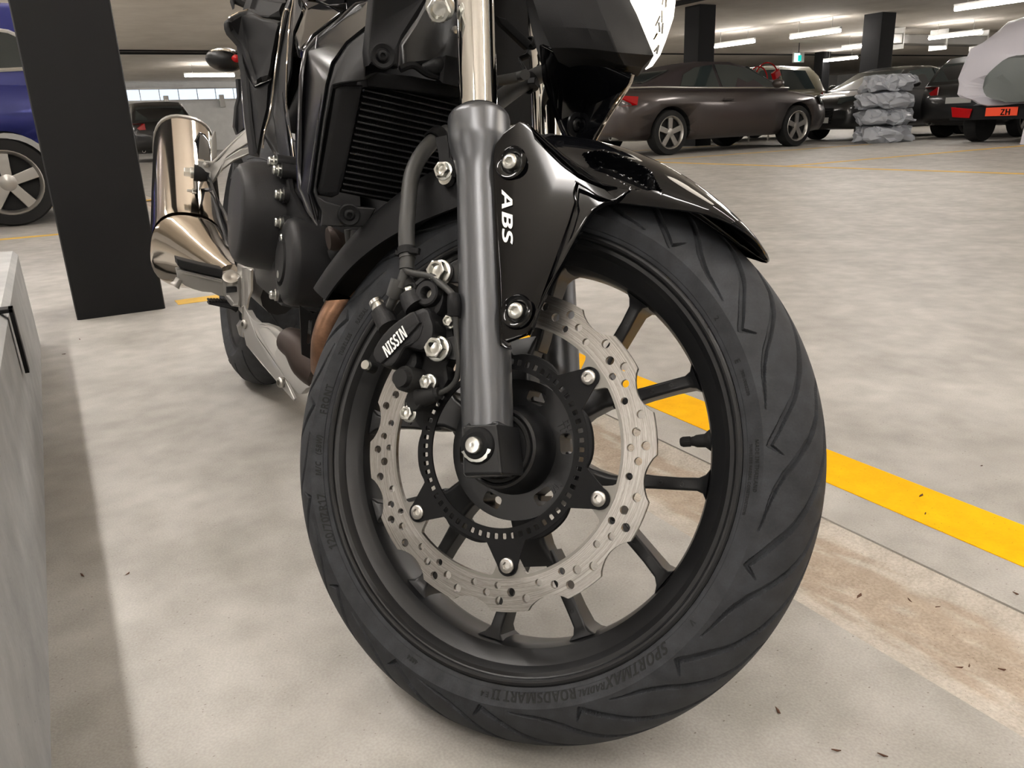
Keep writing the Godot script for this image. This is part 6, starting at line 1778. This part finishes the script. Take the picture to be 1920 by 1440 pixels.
func trailer() -> void:
	var o := thing("covered_trailer", "trailer loaded with a bundle under a shiny grey tarpaulin, orange number plate", "trailer", Vector3(13.9, 0, -7.65))
	var g := Geo.new()
	g.box(Transform3D(Basis.IDENTITY, Vector3(0.75, 0.52, 0)), Vector3(2.6, 0.14, 1.5), 0.01)
	var bed := put("chassis", g.mesh(), M.matte_black, o)
	g = Geo.new()
	g.box(Transform3D(Basis.IDENTITY, Vector3(-0.56, 0.47, 0)), Vector3(0.08, 0.2, 1.62), 0.012)
	put("rear_beam", g.mesh(), M.matte_black, o)
	for s in [1.0, -1.0]:
		car_wheel(o, Vector3(0.1, 0.31, s * 0.7), 0.31, s, M.alloy)
		g = Geo.new()
		g.slab(p3([-0.61, 0.4, s * 0.45, -0.61, 0.54, s * 0.42, -0.61, 0.58, s * 0.78, -0.61, 0.42, s * 0.74]), Vector3(-0.03, 0, 0), 0.006)
		put("tail_lamp", g.mesh(), M.red_lens, o)
	g = Geo.new()
	g.slab(p3([-0.61, 0.42, 0.3, -0.61, 0.55, 0.3, -0.61, 0.55, -0.2, -0.61, 0.42, -0.2]), Vector3(-0.012, 0, 0), 0.002)
	var pl := put("number_plate", g.mesh(), M.orange, o)
	var w := text_geo("ZH", 0.09, 0.004, 0.0, 1.0)
	g = Geo.new()
	g.add(w, Transform3D(Basis(Vector3(0, 0, 1), Vector3(0, 1, 0), Vector3(-1, 0, 0)), Vector3(-0.626, 0.475, 0.12)))
	put("plate_lettering", g.mesh(), M.deep_black, pl)
	# tarpaulin: crumpled hump, folded in at the bottom
	var f := FastNoiseLite.new()
	f.seed = 8; f.frequency = 1.6; f.fractal_octaves = 3
	var rings := []
	for s in [[-0.5, 0.35, 0.66, 0.9], [-0.62, 0.62, 0.62, 1.06], [-0.6, 0.72, 0.6, 1.3], [-0.45, 0.74, 0.6, 1.6], [-0.2, 0.7, 0.6, 1.82], [0.2, 0.72, 0.6, 1.92], [0.9, 0.74, 0.6, 1.9], [1.6, 0.72, 0.6, 1.7], [1.95, 0.55, 0.62, 1.3]]:
		var ring := PackedVector3Array()
		for j in 28:
			var a := TAU * j / 28
			var c := cos(a); var n := sin(a)
			var q := pow(pow(absf(c), 3.0) + pow(absf(n), 3.0), -1.0 / 3.0)
			ring.append(crumple(Vector3(s[0], (s[2] + s[3]) / 2 + n * q * (s[3] - s[2]) / 2, c * q * s[1]), 0.11, f))
		rings.append(ring)
	g = Geo.new()
	g.loft(rings)
	put("tarpaulin", g.mesh(30.0), M.tarp, o)
	rings = []
	for s in [[-0.72, 0.3, 0.64, 0.86], [-0.75, 0.5, 0.62, 1.05], [-0.7, 0.56, 0.62, 1.25], [-0.6, 0.5, 0.7, 1.3]]:
		var ring := PackedVector3Array()
		for j in 24:
			var a := TAU * j / 24
			ring.append(crumple(Vector3(s[0], (s[2] + s[3]) / 2 + sin(a) * (s[3] - s[2]) / 2, 0.3 + cos(a) * s[1]), 0.06, f))
		rings.append(ring)
	g = Geo.new()
	g.loft(rings)
	put("folded_lining", g.mesh(30.0), M.tarp_dark, o)
	g = Geo.new()
	g.slab(p3([-0.45, 0.0, 0.5, -0.4, 0.3, 0.5, -0.05, 0.3, 0.5, -0.1, 0.0, 0.5]), Vector3(0, 0, 0.2), 0.02)
	solo("wheel_chock", g, M.tarp, "pale grey block wedged beside the trailer wheel", "wheel chock", "", Vector3(13.55, 0, -7.65))

func tyres() -> void:
	var f := FastNoiseLite.new()
	f.frequency = 2.9; f.fractal_octaves = 4
	for i in 4:
		f.seed = 20 + i
		var rings := []
		for s in [[0.0, 0.1], [0.0, 0.3], [0.01, 0.4], [0.05, 0.45], [0.09, 0.475], [0.13, 0.485], [0.17, 0.48], [0.21, 0.46], [0.25, 0.43], [0.28, 0.38], [0.295, 0.3], [0.28, 0.12]]:
			var ring := PackedVector3Array()
			for j in 48:
				var a := TAU * j / 48
				var p := crumple(Vector3(cos(a) * s[1], s[0], sin(a) * s[1]) + Vector3(0, i * 3.0, 0), 0.2, f) - Vector3(0, i * 3.0, 0)
				p.y = clampf(p.y, 0.0, 0.296)
				ring.append(p)
			rings.append(ring)
		var o := thing("bagged_tyre", "tyre in a crumpled translucent plastic bag, " + ["bottom one of the stack on the floor", "second from the floor in the stack", "third from the floor in the stack", "topmost of the stack"][i], "tyre", Vector3(13.75 + [0.0, 0.02, -0.02, 0.01][i], 0.297 * i, -10.05 + [0.0, 0.02, -0.01, 0.02][i]), i * 1.3, "stack of tyres wrapped in plastic bags")
		var g := Geo.new()
		g.loft(rings)
		put("plastic_bag", g.mesh(25.0), M.bag, o)
		g = Geo.new()
		g.lathe([Vector2(0.2, 0.04), Vector2(0.29, 0.03), Vector2(0.34, 0.06), Vector2(0.34, 0.2), Vector2(0.29, 0.23), Vector2(0.2, 0.22)], Vector3.ZERO, Vector3.UP, 32, true)
		put("tyre_ring", g.mesh(), M.rubber_plain, o)

func small_things() -> void:
	# exit sign
	var g := Geo.new()
	g.box(Transform3D(Basis.IDENTITY, Vector3.ZERO), Vector3(0.5, 0.3, 0.06), 0.01)
	var at := Vector3(22.1116, 2.2744, -19.5)
	var o := thing("exit_sign", "small glowing green and white exit sign hanging under the ceiling", "sign", at)
	put("housing", g.mesh(), M.lamp_housing, o)
	g = Geo.new()
	g.box(Transform3D(Basis.IDENTITY, Vector3(-0.1, 0, 0.033)), Vector3(0.26, 0.26, 0.01), 0.002)
	put("sign_panel", g.mesh(), glow("sign_glow", Color(0.85, 1.0, 0.98), 1.2), o)
	g = Geo.new()
	g.box(Transform3D(Basis.IDENTITY, Vector3(0.02, -0.02, 0.036)), Vector3(0.16, 0.18, 0.01), 0.002)
	put("sign_arrow_panel", g.mesh(), glow("sign_green", Color(0.05, 0.72, 0.68), 1.0), o)
	g = Geo.new()
	g.tube(p3([0, 0.15, 0, 0, CEIL - at.y, 0]), 0.012, 8, 1)
	put("hanger_rod", g.mesh(), M.matte_black, o)
	# silver ventilation duct along the far ceiling
	var d0 := Vector3(21.3368, 1.9464, -15.2)
	g = Geo.new()
	g.box(Transform3D(Basis.IDENTITY, Vector3(5.0, 0, 0)), Vector3(11.0, 0.26, 0.5), 0.02)
	o = thing("ventilation_duct", "long silver sheet metal ventilation duct under the ceiling", "duct", Vector3(d0.x, CEIL - 0.3, -15.6))
	put("duct_run", g.mesh(), M.aluminium, o)
	for i in 6:
		g = Geo.new()
		g.box(Transform3D(Basis.IDENTITY, Vector3(0.2 + 2.0 * i, 0.02, 0)), Vector3(0.04, 0.56, 0.56), 0.004)
		put("duct_hanger", g.mesh(), M.zinc, o)
	# trolley with red hoops behind the convertible
	var c := Vector3(13.9798, 1.2916, -13.3)
	o = thing("trolley", "grey wire trolley with red hoops behind the convertible's windscreen", "trolley", Vector3(c.x, 0, c.z))
	g = Geo.new()
	g.slab(p3([-0.34, 0.75, 0.2, 0.3, 0.75, 0.2, 0.42, 1.28, 0.2, -0.4, 1.28, 0.2]), Vector3(0, 0, -0.4), 0.02)
	put("basket", g.mesh(), M.tarp_dark, o)
	for s in [-0.3, 0.3]:
		g = Geo.new()
		g.tube(p3([s, 0.0, 0, s, 0.5, 0, s * 0.9, 0.78, 0]), 0.02, 8, 2)
		put("leg", g.mesh(), M.alloy, o)
	for h in [[-0.16, 0.28], [0.1, 0.36]]:
		g = Geo.new()
		var path := PackedVector3Array()
		for j in 13: path.append(Vector3(h[0] + cos(PI * j / 12) * h[1], 1.28 + sin(PI * j / 12) * h[1], 0.05))
		g.tube(path, 0.014, 8, 2)
		put("hoop", g.mesh(), M.red_lens, o)
	g = Geo.new()
	g.box(Transform3D(Basis(Vector3(0, 0, 1), 0.5), Vector3(0.38, 1.4, 0.05)), Vector3(0.2, 0.16, 0.1), 0.02)
	put("handle", g.mesh(), M.red_lens, o)
	# band of glass blocks high on the back wall, daylight behind
	var w0 := Vector3(3.5008, 2.4375, -36.92)
	var w1 := Vector3(8.0111, 2.4091, -36.92)
	g = Geo.new()
	slabbox(g, Vector3(w0.x - 0.3, CEIL - 0.72, -37.02), Vector3(w1.x + 2.0, CEIL - 0.2, -36.96))
	var win := struct("window_1", g, M.alloy)
	var n := 9
	for i in n:
		g = Geo.new()
		var x0 := lerpf(w0.x - 0.2, w1.x + 1.9, float(i) / n)
		var x1 := lerpf(w0.x - 0.2, w1.x + 1.9, (i + 0.94) / n)
		slabbox(g, Vector3(x0, CEIL - 0.66, -36.97), Vector3(x1, CEIL - 0.26, -36.92), 0.01)
		put("window_pane", g.mesh(), M.pane_glow, win)
	for i in [2, 5, 8]:
		g = Geo.new()
		var x := lerpf(w0.x, w1.x + 1.7, i / 8.5)
		slabbox(g, Vector3(x - 0.1, CEIL - 1.0, -36.96), Vector3(x + 0.1, CEIL - 0.5, -36.82), 0.01)
		put("wall_bracket", g.mesh(), M.alloy, win)
	# conduit under the ceiling
	g = Geo.new()
	g.tube(p3([-12, CEIL - 0.06, -23.5, 11, CEIL - 0.06, -23.5]), 0.03, 8, 1)
	solo("conduit", g, M.joint, "thin dark cable conduit running across the ceiling", "conduit")
	# bits of dry leaf and twig on the floor near the gutter
	var spots := p3([0.8566, 0, -0.5868, 0.9032, 0, -0.5438, 0.8264, 0, -0.4279, 0.8403, 0, -0.4236, 0.8652, 0, -0.3993, 0.5866, 0, -0.4085, 0.62, 0, -0.3798, 0.581, 0, -0.4793, 1.1157, 0, -0.6656, 1.1676, 0, -0.708, 1.3593, 0, -0.721, 1.0094, 0, -0.4663, 0.9212, 0, -0.514, 1.016, 0, -0.9181, 0.0048, 0, -2.8884, -0.0464, 0, -2.7081, -0.0609, 0, -1.2297, -0.0019, 0, -1.1942])
	rng.seed = 99
	for i in spots.size():
		g = Geo.new()
		var p := spots[i]
		var lift := -0.0135 if p.x > 0.79 and p.x < 0.95 else 0.0012
		var l := rng.randf_range(0.003, 0.0075)
		var a := rng.randf() * TAU
		var d := Vector3(cos(a), 0, sin(a)); var s := Vector3(-sin(a), 0, cos(a))
		g.slab(PackedVector3Array([d * l, d * l * 0.2 + s * l * 0.3, -d * l * 0.9 + s * l * 0.12 + Vector3(0, 0.0012, 0), -d * l * 0.5 - s * l * 0.22]), Vector3(0, 0.0012, 0), 0.0002)
		var where := "lying in the gutter" if p.x > 0.762 and p.x < 0.979 else ("on the yellow bay line" if p.x > 1.08 and p.x < 1.21 else ("in the drive lane past the yellow line" if p.x >= 1.21 else ("between the gutter and the yellow line" if p.x > 0.979 else ("near the foot of the low wall" if p.x < 0.1 else "on the floor beside the front tyre"))))
		solo("leaf_scrap", g, M.leaf, "tiny scrap of dry brown leaf " + where, "leaf scrap", "scraps of dry leaf on the floor", Vector3(p.x, lift, p.z))


var lamp_energy := 1.0

func _ready() -> void:
	var cam := Camera3D.new()
	cam.name = "camera"
	cam.fov = 51.7065
	cam.transform = Transform3D(Basis(Vector3(0.86593, -0.03897, 0.49865), Vector3(0.18830, 0.94901, -0.25283), Vector3(-0.46337, 0.31283, 0.82911)), Vector3(0.00000, 0.61800, 0.00000))
	cam.near = 0.05
	cam.far = 120.0
	add_child(cam)
	cam.current = true
	var we := WorldEnvironment.new()
	we.name = "world"
	var e := Environment.new()
	e.background_mode = Environment.BG_COLOR
	e.background_color = Color(0.02, 0.02, 0.02)
	e.tonemap_mode = Environment.TONE_MAPPER_LINEAR
	e.tonemap_exposure = 1.08
	e.sdfgi_enabled = true
	e.ssao_enabled = true
	e.ssil_enabled = true
	we.environment = e
	add_child(we)
	materials()
	glow("tube_glow", Color(1.0, 0.975, 0.955), 52.0)
	glow("lamp_glass", Color(1.0, 0.97, 0.92), 2.5)
	glow("pane_glow", Color(0.88, 0.93, 1.0), 0.9)
	mat("leaf", Color(0.3, 0.19, 0.12), 0.8)
	mat("lamp_housing", Color(0.85, 0.85, 0.83), 0.5)
	setting()
	motorcycle()
	others()
